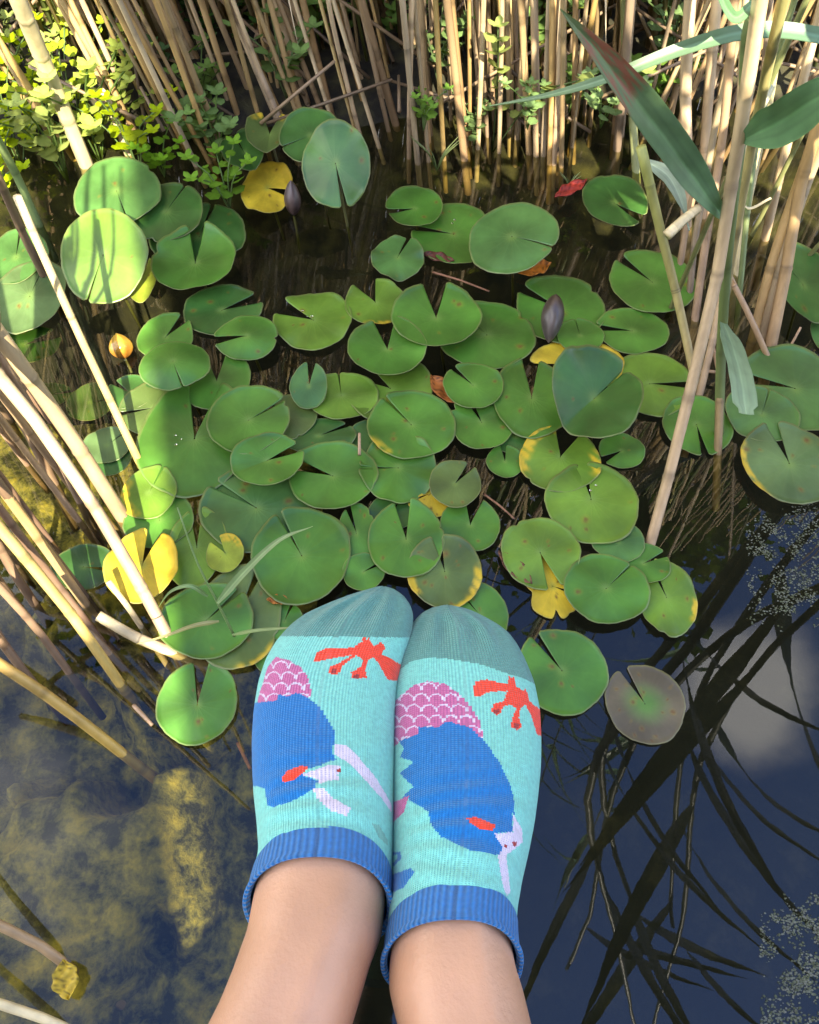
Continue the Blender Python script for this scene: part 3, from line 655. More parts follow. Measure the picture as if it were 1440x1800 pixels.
# right-hand clump
RG = 'reed stems of the clump at the right'
RIGHT = [
 ([(1143,955,0),(1168,868,.06),(1215,680,.20),(1258,500,.32),(1290,300,.46),(1322,100,.60),(1345,-60,.70)],19,(0.55,0.38,0.22),CREAM,'thickest pale reed of the right clump, slanting from dark water to the top edge',26,.7),
 ([(1222,668,0),(1190,520,.10),(1160,400,.20),(1127,258,.32)],15,TAN,(0.36,0.38,0.10),'yellow-green reed left of the right clump, broken off at a pale hanging leaf',19,0),
 ([(1262,795,0),(1266,690,.08),(1270,560,.19),(1290,430,.30),(1332,200,.50),(1382,-20,.68)],14,TAN,(0.42,0.46,0.14),'slim bright yellow-green reed right behind the green one',18,.6),
 ([(1228,700,0),(1262,560,.10),(1285,400,.22),(1300,220,.36),(1312,0,.52)],13,PINKT,CREAM,'white-lit reed just behind the green reed stem',14,.5),
 ([(1350,628,0),(1320,560,.05),(1284,488,.10),(1262,440,.14)],12,TAN,PINKT,'pinkish stem crossing the right clump the other way',10,0),
 ([(1332,572,0),(1365,440,.12),(1400,340,.2),(1450,190,.34)],22,TAN,YELR,'straw reed of the far right bundle, left one',16,.5),
 ([(1342,590,0),(1378,450,.12),(1412,340,.2),(1460,215,.31)],18,BRNR,CREAM,'brown-footed straw reed of the far right bundle, middle one',14,.5),
 ([(1356,604,0),(1385,460,.12),(1402,350,.21),(1440,210,.33)],21,PINKT,YELR,'straw reed of the far right bundle with pink foot, right one',15,.5),
 ([(1222,560,0),(1240,430,.10),(1262,300,.2),(1280,160,.32),(1290,0,.46)],14,PINKT,TAN,'pink-brown reed in the middle of the right clump',15,.5),
 ([(1212,520,0),(1222,420,.07),(1240,320,.15),(1262,200,.25),(1300,60,.38)],12,BRNR,CREAM,'thin cream reed behind the pink-brown one',12,.5),
 ([(1195,470,0),(1210,380,.07),(1230,300,.14)],12,BRNR,TAN,'short brown reed behind the large green blade',12,0),
 ([(1206,395,0),(1208,280,.10),(1205,150,.22),(1214,-10,.36)],20,PINKT,CREAM,'broad cream reed rising straight up behind the tip of the large green blade',18,.5),
 ([(1236,380,0),(1240,240,.13),(1252,100,.26),(1262,-20,.36)],17,PINKT,CREAM,'bright cream reed just left of the green stem at the top',18,.5),
 ([(1118,300,0),(1112,200,.08),(1100,80,.2),(1098,-20,.30)],15,(0.3,.32,.12),(0.35,.38,.15),'olive stem crossing the large green blade from above',15,.5),
 ([(1296,480,0),(1318,330,.12),(1352,180,.26),(1376,0,.42)],15,CREAM,(0.5,.5,.2),'pale yellow reed immediately right of the green stem at the top',16,.5),
 ([(1345,420,0),(1385,250,.16),(1432,60,.32)],15,TAN,CREAM,'cream reed leaning right near the top right corner',15,.5),
 ([(1300,520,0),(1322,300,.18),(1352,150,.3),(1400,-10,.44)],10,GRNR,(0.4,0.46,0.2),'thin pale green reed in front of the far right dark gap',10,.5),
]
for i, (pts, w, c0, c1, lab, wt_, ext) in enumerate(RIGHT):
    front_reed(pts, w, c0, c1, lab, tip_ext=ext, seed=60 + i, group=RG, wtip=wt_)
# broken bits
def stick(name, a, b, wpx, c, label, group=None):
    A, B = P(*a), P(*b); _, _, zc = proj(A); V, Fc, cl = reed_geo([A, A.lerp(B, .5) + Vector((0, 0, .003)), B], wpx / 2 * zc / F, wpx / 2.4 * zc / F, c, c, int(a[0]), .05)
    o = mesh_obj(name, V, Fc, REEDF, cols=cl, loc=tuple(A)); tag(o, label, 'twig', group); return o
stick('reed_piece', (1172,414,.21), (1228,366,.23), 19, CREAM, 'short split piece of white reed caught across the right clump')
stick('reed_piece', (1222,655,.01), (1268,655,.02), 7, PINKT, 'thin stalk lying level between the right clump stems')
stick('reed_piece', (1240,560,.02), (1262,650,.05), 7, PINKT, 'thin grey stalk behind the thickest pale reed')
stick('reed_piece', (1388,612,.0), (1408,575,.03), 5, PINKT, 'tiny stalk sticking up above the large bluish pad')
stick('twig', (632,800,.03), (632,762,.035), 6, PINKT, 'tiny upright pink twig among the middle pads')
stick('twig', (760,478,.004), (860,512,.004), 4, (0.25,.12,.06), 'fine brown twig floating above the dished pad')
stick('twig', (850,868,.004), (905,912,.004), 4, (0.25,.12,.06), 'fine brown twig near the light round pad')
stick('twig', (418,1306,-.01), (440,1352,-.01), 7, (0.4,.16,.04), 'orange-brown twig in the water left of the sock')
stick('twig', (235,1240,.004), (268,1275,.004), 8, PINKT, 'short grey twig floating in the algae at lower left')

# green reed with big blades, leaning over the water
gr = empty('green_reed', P(1262, 790, 0))
def to_local(o, V): l = o.location; return [Vector(v) - l for v in V]
def part(name, geo, m, root, label=None):
    V, Fc, cl = geo; o = mesh_obj(name, to_local(root, V), Fc, m, root, cols=cl)
    if label: o['label'] = label
    return o
tag(gr, 'tall green reed with wide blades rising through the right clump', 'reed', 'green reeds over the water')
gp = [P(1262,790,-.08), P(1264,760,.01), W(1270,570,1.16), W(1285,385,1.0), W(1308,200,.86), W(1328,0,.75), Vector((.30,.80,1.0)), Vector((.27,.70,1.35)), Vector((.24,.55,1.7))]
part('stem', reed_geo(smooth_path(gp, 24), .0075, .0035, (0.20,0.25,0.08), (0.10,0.17,0.07), 77, .17), REEDF, gr)
big = lambda s: min(1, (s + .015) * 3.2) ** .7 * max(.015, 1 - max(0, (s - .45) / .55) ** 1.6)
part('leaf', blade_geo([W(1276,388,.99), W(1225,320,.90), W(1150,218,.80), W(1070,115,.72), W(985,15,.66)], .036, GB, (0.12,0.17,0.06), nrm=(0.2,-0.75,.55), shape=big, brown=lambda s: .55 if .62 < s < .9 else 0), BLADE, gr, 'widest green blade with brown flecks near its tip')
part('leaf', blade_geo([W(1305,246,.88), W(1370,215,.80), W(1450,165,.72), W(1560,120,.68)], .042, GB, GB2, nrm=(-.2,-.75,.55), shape=big), BLADE, gr)
part('leaf', blade_geo([W(1560,95,.80), W(1440,64,.80), W(1330,54,.80), W(1210,82,.80), W(1060,140,.82), W(960,168,.85), W(860,186,.88)], .0155, (0.12,.22,.12), (0.16,.24,.10), nrm=(0.1,-.6,.8), shape=lambda s: max(.03, min(1, (1 - s) * 1.6)) ** .8), BLADE, gr, 'long narrow arching blade')
part('leaf', blade_geo([W(1272,568,1.12), W(1285,600,1.08), W(1302,660,1.03), W(1312,728,1.0)], .032, (0.16,.27,.15), (0.24,.34,.19), nrm=(0,-.8,.6), shape=lambda s: .35 + .65 * min(1, s * 3) if s < .93 else .6, vfold=.05), BLADE, gr, 'short pale blunt blade hanging down')
part('leaf', blade_geo([W(1140,285,1.30), W(1175,310,1.28), W(1198,355,1.25), W(1212,405,1.22)], .024, (0.25,.32,.22), (0.22,.30,.22), nrm=(0,-.8,.6), shape=lambda s: max(.1, math.sin(PI * min(1, s + .12)))), BLADE, gr, 'pale wilted blade hanging by the broken stem')
part('leaf', blade_geo([W(1360,150,1.0), W(1330,215,1.0), W(1300,300,1.02), W(1312,365,1.1), W(1356,348,1.1)], .006, (0.4,.4,.25), CREAM, shape=lambda s: 1 - .5 * s), DRYL, gr)
part('leaf', blade_geo([W(1328,0,.75), W(1290,30,.72), W(1255,-40,.68), W(1230,-110,.64)], .010, GB, GB2, nrm=(0,-.8,.6)), BLADE, gr)
# upper blades of the tall reeds: above the frame, seen mirrored in the pond
rb = random.Random(5)
def upper_blades(root, path, n, col=GB):
    for k in range(n):
        s = rb.uniform(0.15, .98); i = int(s * (len(path) - 1)); p = path[i]
        a = rb.uniform(0, 2 * PI); Ln = rb.uniform(.28, .5); d = Vector((math.cos(a), math.sin(a) * .7 - .15, 0))
        q = [p, p + d * Ln * .12 + Vector((0, 0, Ln * .3)), p + d * Ln * .35 + Vector((0, 0, Ln * .62)), p + d * Ln * .7 + Vector((0, 0, Ln * .8))]
        part('leaf', blade_geo(q, rb.uniform(.022, .034), col, GB2, nrm=(-.5, -.5, .3)), BLADE, root)
upper_blades(gr, [Vector((.30,.80,1.0)), Vector((.285,.75,1.2)), Vector((.27,.68,1.35)), Vector((.25,.6,1.55)), Vector((.24,.55,1.7))], 9)
TOPS = [
 ([P(1175,560,-.05), P(1178,545,.0), Vector((.44,.93,.75)), Vector((.38,.68,1.4)), Vector((.34,.42,2.0))], 'slim green reed behind the right clump bending over the pond, nearest of three', 10),
 ([P(1408,470,-.05), P(1409,465,.0), Vector((.90,1.10,.85)), Vector((.72,.72,1.6)), Vector((.56,.36,2.2))], 'slim green reed at the right edge bending over the pond', 10),
 ([P(1320,420,-.05), P(1321,415,.0), Vector((.66,1.20,.8)), Vector((.50,.80,1.55)), Vector((.33,.33,2.1))], 'slim green reed rising behind the far right bundle of straw reeds', 11),
]
KR = [(.17, .80, .95, 'leaning furthest over the water'), (.235, .76, .84, 'mid-row, nearer the bank'), (.27, .98, .60, 'mid-row, nearer the viewer'), (.345, .90, .90, 'rising beside the bluish pads'), (.37, 1.0, .74, 'most upright of the row')]
for i, (kk, bx, by, lw) in enumerate(KR):
    o = empty('green_reed', (bx, by, 0)); tag(o, 'broad-bladed green reed just beyond the right edge, ' + lw, 'reed', 'green reeds over the water')
    j_ = rb.uniform(-.09, .09); kk += rb.uniform(-.02, .02); tp = rb.uniform(-.35, .45); tw = rb.uniform(-.16, .16)
    pth = smooth_path([Vector((bx, by, -.1)), Vector((bx, by, 0)), Vector((max(.52, (kk * 1.62 + bx) / 2), .66 + j_, .45)), Vector((max(.42, kk * 1.97), .50 + j_, .92)), Vector((kk * 2.38 + tw, .21 + j_, 1.6)), Vector((kk * 2.6 + tw * 1.8, .05 + j_ - tp * .4, 2.0 + tp))], 30)
    part('stem', reed_geo(pth, .0125 - .001 * i, .006, (0.07,0.08,.03), (0.025,.05,.018), 300 + i, .2), REEDF, o)  # stem green darkened to carry the shade of a silhouette
    for k in range(4):
        p = pth[min(29, 12 + 4 * k + rb.randint(-1, 1))]; sgn = 1 if (k + i) % 2 else -1; Ln = rb.uniform(.42, .68); d = Vector((sgn * rb.uniform(.25, .7), rb.uniform(-.9, -.1), 0)).normalized() * 1.15
        if p.x + d.x * Ln * .8 < .22 + (.12 if p.z < 1.1 else 0): d.x = abs(d.x)
        up_ = rb.uniform(.55, .85)
        q = [p, p + d * Ln * .2 + Vector((0, 0, Ln * up_ * .45)), p + d * Ln * .5 + Vector((0, 0, Ln * up_ * .85)), p + d * Ln * .85 + Vector((0, 0, Ln * up_))]
        part('leaf', blade_geo(q, rb.uniform(.040, .062), (.024,.055,.018), (.028,.06,.02), nrm=(0, -.5, .85), vfold=.08), BLADE, o)  # shade put into the leaf green so the mirrored blades stay dark
for pts, lab, n in TOPS:
    o = empty('green_reed', pts[1]); tag(o, lab, 'reed', 'green reeds over the water')
    pth = smooth_path(pts, 20); part('stem', reed_geo(pth, .0045, .002, (0.22,0.22,.08), (0.10,.16,.05), int(pts[2].x * 1000), .2), REEDF, o)
    upper_blades(o, pth[10:], n)

# the reed bed at the back: individual dry stems (copies of a few prototypes)
protos = []
for k in range(14):
    Lr = rnd.uniform(1.1, 1.9); bx, by = rnd.uniform(-.13, .13), rnd.uniform(-.10, .10)
    path = [Vector((0, 0, -.12)), Vector((bx * .3, by * .3, Lr * .33)), Vector((bx * .9, by, Lr * .66)), Vector((bx * 1.6, by * 1.5, Lr))]
    c0 = [(0.42,.26,.10), (0.34,.21,.10), (0.46,.31,.13)][k % 3]; c1 = [(0.76,.58,.28), (0.60,.44,.19), (0.74,.60,.30), (0.48,.44,.15)][k % 4]
    parts = [reed_geo(smooth_path(path, 8), rnd.uniform(.0038, .0070), rnd.uniform(.0032, .0052), c0, c1, k, .15, 7)]
    for q in range(rnd.choice([1, 2, 3, 4])):    # dead sheath or leaf still hanging on
        zz = rnd.uniform(.25, .8) * Lr; i = Vector((bx * zz / Lr * .9, by * zz / Lr, zz)); a = rnd.uniform(0, 6.28); ln = rnd.uniform(.10, .24)
        d = Vector((math.cos(a), math.sin(a), 0))
        parts.append(blade_geo([i, i + d * ln * .12 + Vector((0, 0, ln * .35)), i + d * ln * .3 + Vector((0, 0, ln * .2)), i + d * ln * .42 + Vector((0, 0, -ln * .5))], rnd.uniform(.005, .011), c1, (0.5,.38,.22), n=10))
    V, Fc, cl = merge(parts)
    me_o = mesh_obj('dry_reed', V, Fc, REED, cols=cl); me = me_o.data; bpy.data.objects.remove(me_o); protos.append(me)
def bed_stem(x, y, z, lx, ly, label, group, s=1.0):
    o = bpy.data.objects.new('dry_reed', rnd.choice(protos)); C.objects.link(o)
    o.location = (x, y, z); o.rotation_euler = (ly, lx, rnd.uniform(0, 6.28)); 
    o.rotation_mode = 'XYZ'
    R = Matrix.Rotation(lx, 4, 'Y') @ Matrix.Rotation(ly, 4, 'X') @ Matrix.Rotation(rnd.uniform(0, 6.28), 4, 'Z')
    o.rotation_euler = R.to_euler(); o.scale = (s, s, s)
    tag(o, label, 'reed', group)
cnt = 0
for k in range(292):
    for _ in range(20):
        px = rnd.uniform(60, 1500); d = rnd.random() ** 1.35
        y0 = 290 if px > 420 else 300 - (420 - px) * .12
        if 420 < px < 640: y0 = 262
        p = P(px, y0, 0); y = p.y + d * 0.72; x = p.x + d * 0.72 * (px - 720) / 1440 * .9
        dens = .72 if px > 830 else 1.0
        if px < 230: dens = .35
        if rnd.random() < dens: break
    lean = -0.10 + rnd.gauss(0, .05)
    if px < 650: lean = -0.20 + rnd.gauss(0, .07)
    if px > 1100: lean = 0.02 + rnd.gauss(0, .10)
    if 540 < px < 720 and rnd.random() < .8: lean = -.22 + rnd.gauss(0, .02)
    if px < 430: lab, grp = 'dry reed stem slanting left in the loose upper left part of the far reed bed', 'dry reeds of the far bed, left'
    elif px < 830: lab, grp = 'grey-brown dry reed stem in the shaded middle of the far reed bed', 'dry reeds of the far bed, middle'
    else: lab, grp = 'sunlit straw-coloured upright reed stem in the right part of the far reed bed', 'dry reeds of the far bed, right'
    bed_stem(x, y, -.02, lean, rnd.gauss(-.02, .05), lab, grp, rnd.uniform(.8, 1.25))
# deeper thicket behind: one uncountable mass
parts = []
for k in range(3000):
    y = 1.70 + 2.0 * rnd.random() ** 1.4; x = rnd.uniform(-2.8, 3.0); Lr = rnd.uniform(1.2, 2.2); lx = rnd.gauss(-.12, .05); ly = rnd.gauss(0, .05)
    b = Vector((x, y, .05)); c = np.array(rnd.choice([(0.34,.25,.12), (0.46,.34,.17), (0.24,.17,.08), (0.20,.24,.07)])) * rnd.uniform(.7, 1.1)
    V, Fc, _ = tube_geo([b, b + Vector((lx * Lr * .5, ly * Lr * .5, Lr * .5)), b + Vector((lx * Lr * 1.1, ly * Lr, Lr))], [rnd.uniform(.003, .006), .004, .0025], 5)
    parts.append((V, Fc, [c] * len(V)))
V, Fc, cl = merge(parts)
o = mesh_obj('reed_thicket', V, Fc, REEDF, cols=cl); tag(o, 'dense dry reed thicket filling the bank behind the front stems', 'reeds', kind='stuff')
# litter of fallen reeds lying in the bed
lit = []
for k in range(260):
    x, y = rnd.uniform(-1.5, 1.6), rnd.uniform(1.42, 2.4); a = rnd.uniform(0, PI); Ln = rnd.uniform(.08, .4); zz = rnd.uniform(.0, .10) + .02
    b = Vector((x, y, zz)); d = Vector((math.cos(a), math.sin(a) * .6, rnd.uniform(-.1, .8))) * Ln
    c = np.array((0.20, .14, .08)) * rnd.uniform(.5, 1.6); V, Fc, _ = tube_geo([b, b + d], [.004, .003], 5); lit.append((V, Fc, [c] * len(V)))
V, Fc, cl = merge(lit)
tag(mesh_obj('reed_litter', V, Fc, REEDF, cols=cl), 'fallen broken reed litter along the far waterline', 'litter', kind='stuff')

# ------------------------------------------------------------------ leafy marsh plants
CRESS = mat('cress_leaf', vcol=True, rough=0.65, spec=.25, rand=0.22, transl=0.28, tr_col=(1.5, 1.4, 0.4))
def round_leaf(p, d, up, w, ln, c):
    """small ovate leaf with rounded teeth"""
    s = d.cross(up).normalized(); up = s.cross(d).normalized(); n = 12; V = [p + d * ln * .45 + up * ln * .02]; cl = [np.array(c) * 1.1]
    for i in range(n):
        a = 2 * PI * i / n; r = 1 + .07 * math.cos(a * 6)
        V.append(p + d * (ln * .5 + ln * .5 * r * math.cos(a)) + s * (w * .5 * r * math.sin(a)) + up * (-.10 * ln * abs(math.sin(a)) + .05 * ln)); cl.append(np.array(c) * (.9 + .1 * math.cos(a * 6)))
    Fc = [(0, 1 + i, 1 + (i + 1) % n) for i in range(n)]
    return V, Fc, cl
def cress_meshes(seed, nst, hgt, nl, col):
    r = random.Random(seed); st, lf = [], []
    for k in range(nst):
        a = r.uniform(0, 6.28); sp = r.uniform(.2, .75) * hgt
        top = Vector((math.cos(a) * sp, math.sin(a) * sp, hgt * r.uniform(.6, 1))); mid = Vector((top.x * .35, top.y * .35, top.z * .55))
        pth = smooth_path([Vector((0, 0, -.03)), mid, top], 8); V, Fc, _ = tube_geo(pth, [.0016] * 8, 5); st.append((V, Fc, [np.array((0.12, .2, .04))] * len(V)))
        for q in range(nl):
            s = .35 + .65 * q / nl; p = pth[min(7, int(s * 7))]; b = r.uniform(0, 6.28)
            d = Vector((math.cos(b), math.sin(b), r.uniform(-.1, .5))).normalized(); sz = r.uniform(.017, .036) * (1.15 - .4 * s)
            lf.append(round_leaf(p, d, Vector((r.uniform(-.4, .4), r.uniform(-.6, .1), 1)), sz * .85, sz, np.array(col) * r.uniform(.75, 1.2)))
        for q in range(4):
            b = q * PI / 2 + a; d = Vector((math.cos(b), math.sin(b), .35)).normalized()
            lf.append(round_leaf(pth[-1], d, Vector((0, 0, 1)), .014, .02, np.array(col) * 1.25))
    out = []
    for nm, g, m in (('stem', st, CRESS), ('foliage', lf, CRESS)):
        V, Fc, cl = merge(g); o = mesh_obj(nm, V, Fc, m, cols=cl); out.append(o.data); bpy.data.objects.remove(o)
    return out
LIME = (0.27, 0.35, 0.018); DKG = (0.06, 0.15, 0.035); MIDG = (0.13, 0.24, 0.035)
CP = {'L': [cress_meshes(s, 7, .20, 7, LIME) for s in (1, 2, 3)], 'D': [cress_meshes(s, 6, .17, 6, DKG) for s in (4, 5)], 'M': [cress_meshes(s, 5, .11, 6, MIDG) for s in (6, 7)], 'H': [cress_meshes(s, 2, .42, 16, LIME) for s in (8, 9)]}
def cress(px, py, z, kind, label, group, s=1.0):
    st, lf = rnd.choice(CP[kind]); r = empty('marsh_plant', P(px, py, z)); r.rotation_euler = (0, 0, rnd.uniform(0, 6.28)); r.scale = (s, s, s)
    tag(r, label, 'plant', group)
    for nm, me in (('stem', st), ('foliage', lf)):
        o = bpy.data.objects.new(nm, me); link(o, r)
SG = 'sunlit leafy plants in the top left bank'
CL = ['left of the glaring white reed, near the corner', 'touching the glaring white reed at its upper third', 'at the left edge, above the green stalk', 'just right of the glaring white reed top', 'crossed by the middle of the white reed', 'right of the middle of the white reed', 'left of the lower white reed, over the green stalk', 'highest of those along the shade line', 'above the sunlit reed stub', 'left of the foot of the white reed', 'between the white reed and the top edge', 'next to the dim slanting stems', 'lowest at the left edge', 'cut by the top edge left of the white reed', 'cut by the top edge right of the white reed', 'in the very corner', 'by the dark plants at the top edge', 'right above the large blue-green pad']
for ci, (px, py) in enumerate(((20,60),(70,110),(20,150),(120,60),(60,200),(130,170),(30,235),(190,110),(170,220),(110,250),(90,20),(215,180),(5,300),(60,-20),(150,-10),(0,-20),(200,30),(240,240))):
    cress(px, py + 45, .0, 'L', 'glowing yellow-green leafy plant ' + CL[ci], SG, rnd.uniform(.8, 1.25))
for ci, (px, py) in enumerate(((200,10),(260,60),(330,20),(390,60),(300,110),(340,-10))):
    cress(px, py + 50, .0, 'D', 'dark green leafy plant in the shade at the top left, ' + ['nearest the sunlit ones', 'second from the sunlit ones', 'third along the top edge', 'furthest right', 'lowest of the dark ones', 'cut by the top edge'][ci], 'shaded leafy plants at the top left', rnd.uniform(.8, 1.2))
for (px, py, s, lab) in ((360,165,1,'small round-leaved plant hanging between stems left of the curled pads'),(385,240,1.1,'round-leaved sprig above the big dark pads in the upper left'),(400,325,.9,'round-leaved sprig touching the yellow and red pad'),
                 (285,270,.7,'tiny sprig at the foot of the left stems'),(345,215,.9,'leafy sprig beside the slanting stems, upper left'),(615,35,1.2,'green leafy plant at the top edge above the upright silvery pad'),(700,60,1.1,'dim leafy plant at the top edge, middle'),
                 (1000,160,.9,'pale leafy sprig in front of the sunlit reeds, middle right'),(835,215,.7,'leafy sprig at the foot of the climbing yellow-green one'),(1145,150,1.2,'bright leaf sprig behind the large green blade'),(455,30,1.1,'leafy plant hidden among slanting stems at the top edge')):
    cress(px, py + 25, .02, 'M', lab, None, s)
for (px, py, s, lab) in ((500,120,1.1,'leafy plant among grey-brown stems above the curled pads'),(560,20,1.2,'leafy plant at the top edge right of the slanting stems'),(770,90,1.1,'small leafy plant between stems at the top, just right of the middle'),(940,60,1.2,'leafy plant at the top edge left of the large blade tip'),(1060,180,.8,'small leafy plant among sunlit stems below the large blade'),(1000,20,1.3,'bright leafy plant behind the tip of the large blade'),(930,185,.7,'leafy sprig among the sunlit stems'),(745,190,.6,'tiny leafy sprig above the small upturned pad'),(1180,60,1.2,'leafy plant behind the cream reeds at the top')):
    cress(px, py + 25, .10, 'M', lab, None, s)
for (px, py, lab) in ((868,215,'yellow-green climbing plant up the sunlit reeds at the top'),(905,150,'second leafy climber just right of the yellow-green one')):
    cress(px, py + 30, .0, 'H', lab, None, 1.0)
# little grass tuft by the far waterline
def grass_tuft(px, py, hgt, n, label):
    b = P(px, py, 0); r = random.Random(px); parts = []
    for k in range(n):
        a = r.uniform(0, 6.28); L2 = hgt * r.uniform(.6, 1); d = Vector((math.cos(a) * .45, math.sin(a) * .3, 1)).normalized()
        parts.append(blade_geo([b, b + d * L2 * .5, b + d * L2 + Vector((math.cos(a), 0, -.2)) * L2 * .2], .004, (0.12,.17,.05), (0.2,.24,.09), n=8))
    V, Fc, cl = merge(parts); tag(mesh_obj('grass_tuft', V, Fc, BLADE, cols=cl, loc=tuple(b)), label, 'grass tuft')
grass_tuft(768, 300, .10, 9, 'thin grass tuft at the far waterline below the middle reeds')
grass_tuft(1000, 330, .05, 6, 'very small grass tuft behind the red leaf')
# grass sprig hanging over the pads in front
sp = empty('grass_sprig', P(412, 1118, .03)); tag(sp, 'thin pale green grass sprig with narrow blades over the round pads, left', 'grass')
SC = (0.20, 0.30, 0.10); spz = lambda *a: [P(x, y, z) for x, y, z in a]
part('stem', (lambda g: (g[0], g[1], [SC] * len(g[0])))(tube_geo(smooth_path(spz((412,1118,.03),(380,1055,.10),(345,985,.16),(312,892,.22)), 12), [.0020 - .0001 * i for i in range(12)], 6)), BLADE, sp)
thin = lambda s: max(.05, min(1, (s + .1) * 4) * (1 - s ** 1.8))
part('leaf', blade_geo(spz((382,1060,.10),(430,1005,.13),(490,950,.16),(550,925,.17)), .011, SC, (0.26,.34,.13), shape=thin), BLADE, sp)
part('leaf', blade_geo(spz((385,1092,.07),(340,1100,.09),(290,1118,.09),(240,1132,.08)), .006, (0.3,.3,.1), (0.4,.34,.12), shape=thin), BLADE, sp)
part('leaf', blade_geo(spz((408,1116,.04),(450,1108,.07),(500,1104,.08),(512,1103,.08)), .005, SC, (0.3,.34,.12), shape=thin), BLADE, sp)
part('leaf', blade_geo(spz((365,1048,.11),(335,1030,.14),(300,1040,.13),(278,1068,.10)), .006, SC, SC, shape=thin), BLADE, sp)

# ------------------------------------------------------------------ algae
ALG = bpy.data.materials.new('algae'); ALG.use_nodes = True
_n = ALG.node_tree.nodes; _L = ALG.node_tree.links; _b = _n['Principled BSDF']; _b.inputs['Roughness'].default_value = .9
_tc = _n.new('ShaderNodeTexCoord'); _z = _n.new('ShaderNodeTexNoise'); _z.inputs['Scale'].default_value = 21; _z.inputs['Detail'].default_value = 10; _z.inputs['Roughness'].default_value = .72; _z.inputs['Distortion'].default_value = .15
_r = _n.new('ShaderNodeValToRGB'); _e = _r.color_ramp.elements; _e[0].position = .42; _e[0].color = (.034, .032, .012, 1); _e[1].position = .66; _e[1].color = (.52, .40, .065, 1)
_x = _e.new(.50); _x.color = (.17, .15, .045, 1)
_L.new(_tc.outputs['Object'], _z.inputs['Vector']); _L.new(_z.outputs['Fac'], _r.inputs[0]); _L.new(_r.outputs[0], _b.inputs['Base Color'])
_bp = _n.new('ShaderNodeBump'); _bp.inputs['Distance'].default_value = .01; _L.new(_z.outputs['Fac'], _bp.inputs['Height']); _L.new(_bp.outputs[0], _b.inputs['Normal'])
V, Fc = [], []; nn = 120
for j in range(nn):
    for i in range(nn):
        x = -1.15 + 1.0 * i / (nn - 1); y = -.35 + 1.25 * j / (nn - 1)
        e = sst(-.18, -.34, x) * (1 - .85 * sst(.34, .85, y + .14 * (fbm(x * 9, 3) - .5)))
        e *= sst(.30, .52, fbm(x * 7 + 4, y * 7)) * .80 + .20
        V.append((x, y, -.16 + .146 * e + .030 * (fbm(x * 26, y * 26) - .5)))
for j in range(nn - 1):
    for i in range(nn - 1): Fc.append((j * nn + i, j * nn + i + 1, (j + 1) * nn + i + 1, (j + 1) * nn + i))
tag(mesh_obj('algae_bed', V, Fc, ALG), 'olive and yellow algae clouds under the water at lower left', 'algae', kind='stuff')
# floating flecks of algae at the right edge
FLK = mat('floating_algae', vcol=True, rough=.7, noise=(80, .7, 1.2))
def flecks(name, cx, cy, w, h, n, label, seed, dens=.45):
    r = random.Random(seed); V, Fc, cl = [], [], []; made = 0
    while made < n:
        px, py = cx + r.uniform(-1, 1) * w, cy + r.uniform(-1, 1) * h
        q = P(px, py, .0012); rr = math.hypot((px - cx) / w, (py - cy) / h)
        if fbm(q.x * 55, q.y * 55, 4) + r.gauss(0, .08) < dens + .16 * rr ** 2: made += 0.05; continue
        made += 1; s = r.uniform(.0005, .0016); k = len(V); a0 = r.uniform(0, 6.28); m = 6
        c = np.array(r.choice([(0.075,.085,.04), (0.10,.11,.07), (0.05,.06,.02), (0.12,.125,.09)]))
        V.append((q.x, q.y, .0016)); cl.append(c * 1.15)
        for i in range(m):
            a = a0 + 2 * PI * i / m; ra = s * r.uniform(.55, 1.15); V.append((q.x + ra * math.cos(a) * 1.3, q.y + ra * math.sin(a), .0006)); cl.append(c)
            Fc.append((k, k + 1 + i, k + 1 + (i + 1) % m))
    tag(mesh_obj(name, V, Fc, FLK, cols=cl), label, 'algae', kind='stuff')
flecks('floating_algae', 1405, 985, 92, 125, 1900, 'pale speckled scum floating under the spotted pad at the right edge', 3, .46)
flecks('floating_algae', 1425, 1700, 88, 130, 2300, 'pale speckled scum floating in the bottom right corner', 4, .44)

# ------------------------------------------------------------------ person: legs in ankle socks, sitting on the jetty
SKIN = mat('skin', base=(0.50, 0.275, 0.158), rough=.45, spec=.45, noise=(17, .80, 1.13), bump=(420, .5, .0008), sss=.12)
def tab(rows):
    a = np.array(rows, float); g = np.arange(a[0, 0], a[-1, 0] + 1, 2.0)
    cols = [np.interp(g, a[:, 0], a[:, k]) for k in range(1, a.shape[1])]
    out = []
    for c in cols:
        s = c.copy()
        for it in range(26):
            s[1:-1] = .25 * s[:-2] + .5 * s[1:-1] + .25 * s[2:]
        k = np.clip((g - g[0] - 10) / 30, 0, 1); out.append(c * (1 - k) + s * k)
    return g, out
OUT = {
 'L': [(1031,664,682),(1033,652,692),(1038,632,702),(1045,610,711),(1060,576,720),(1080,541,725),(1100,513,724),(1130,487,717),(1160,470,706),(1200,457,696),(1250,449,692),(1300,446,691),(1350,447,690.5),(1400,450,690),(1450,456,690),(1500,460,689),(1550,448,687),(1600,436,685),(1640,429,681),(1700,408,657),(1760,383,640),(1800,362,628),(1900,315,600)],
 'R': [(1064,776,798),(1066,760,815),(1072,745,834),(1080,735,850),(1100,722,880),(1130,709,905),(1160,701,921),(1200,695,937),(1250,692.5,947),(1300,692,949),(1350,692,948),(1400,692,943),(1450,692,936),(1500,692,926),(1550,691,914),(1600,687,905),(1650,682,903),(1700,677,912),(1740,676,925),(1800,690,940),(1900,712,968)]}
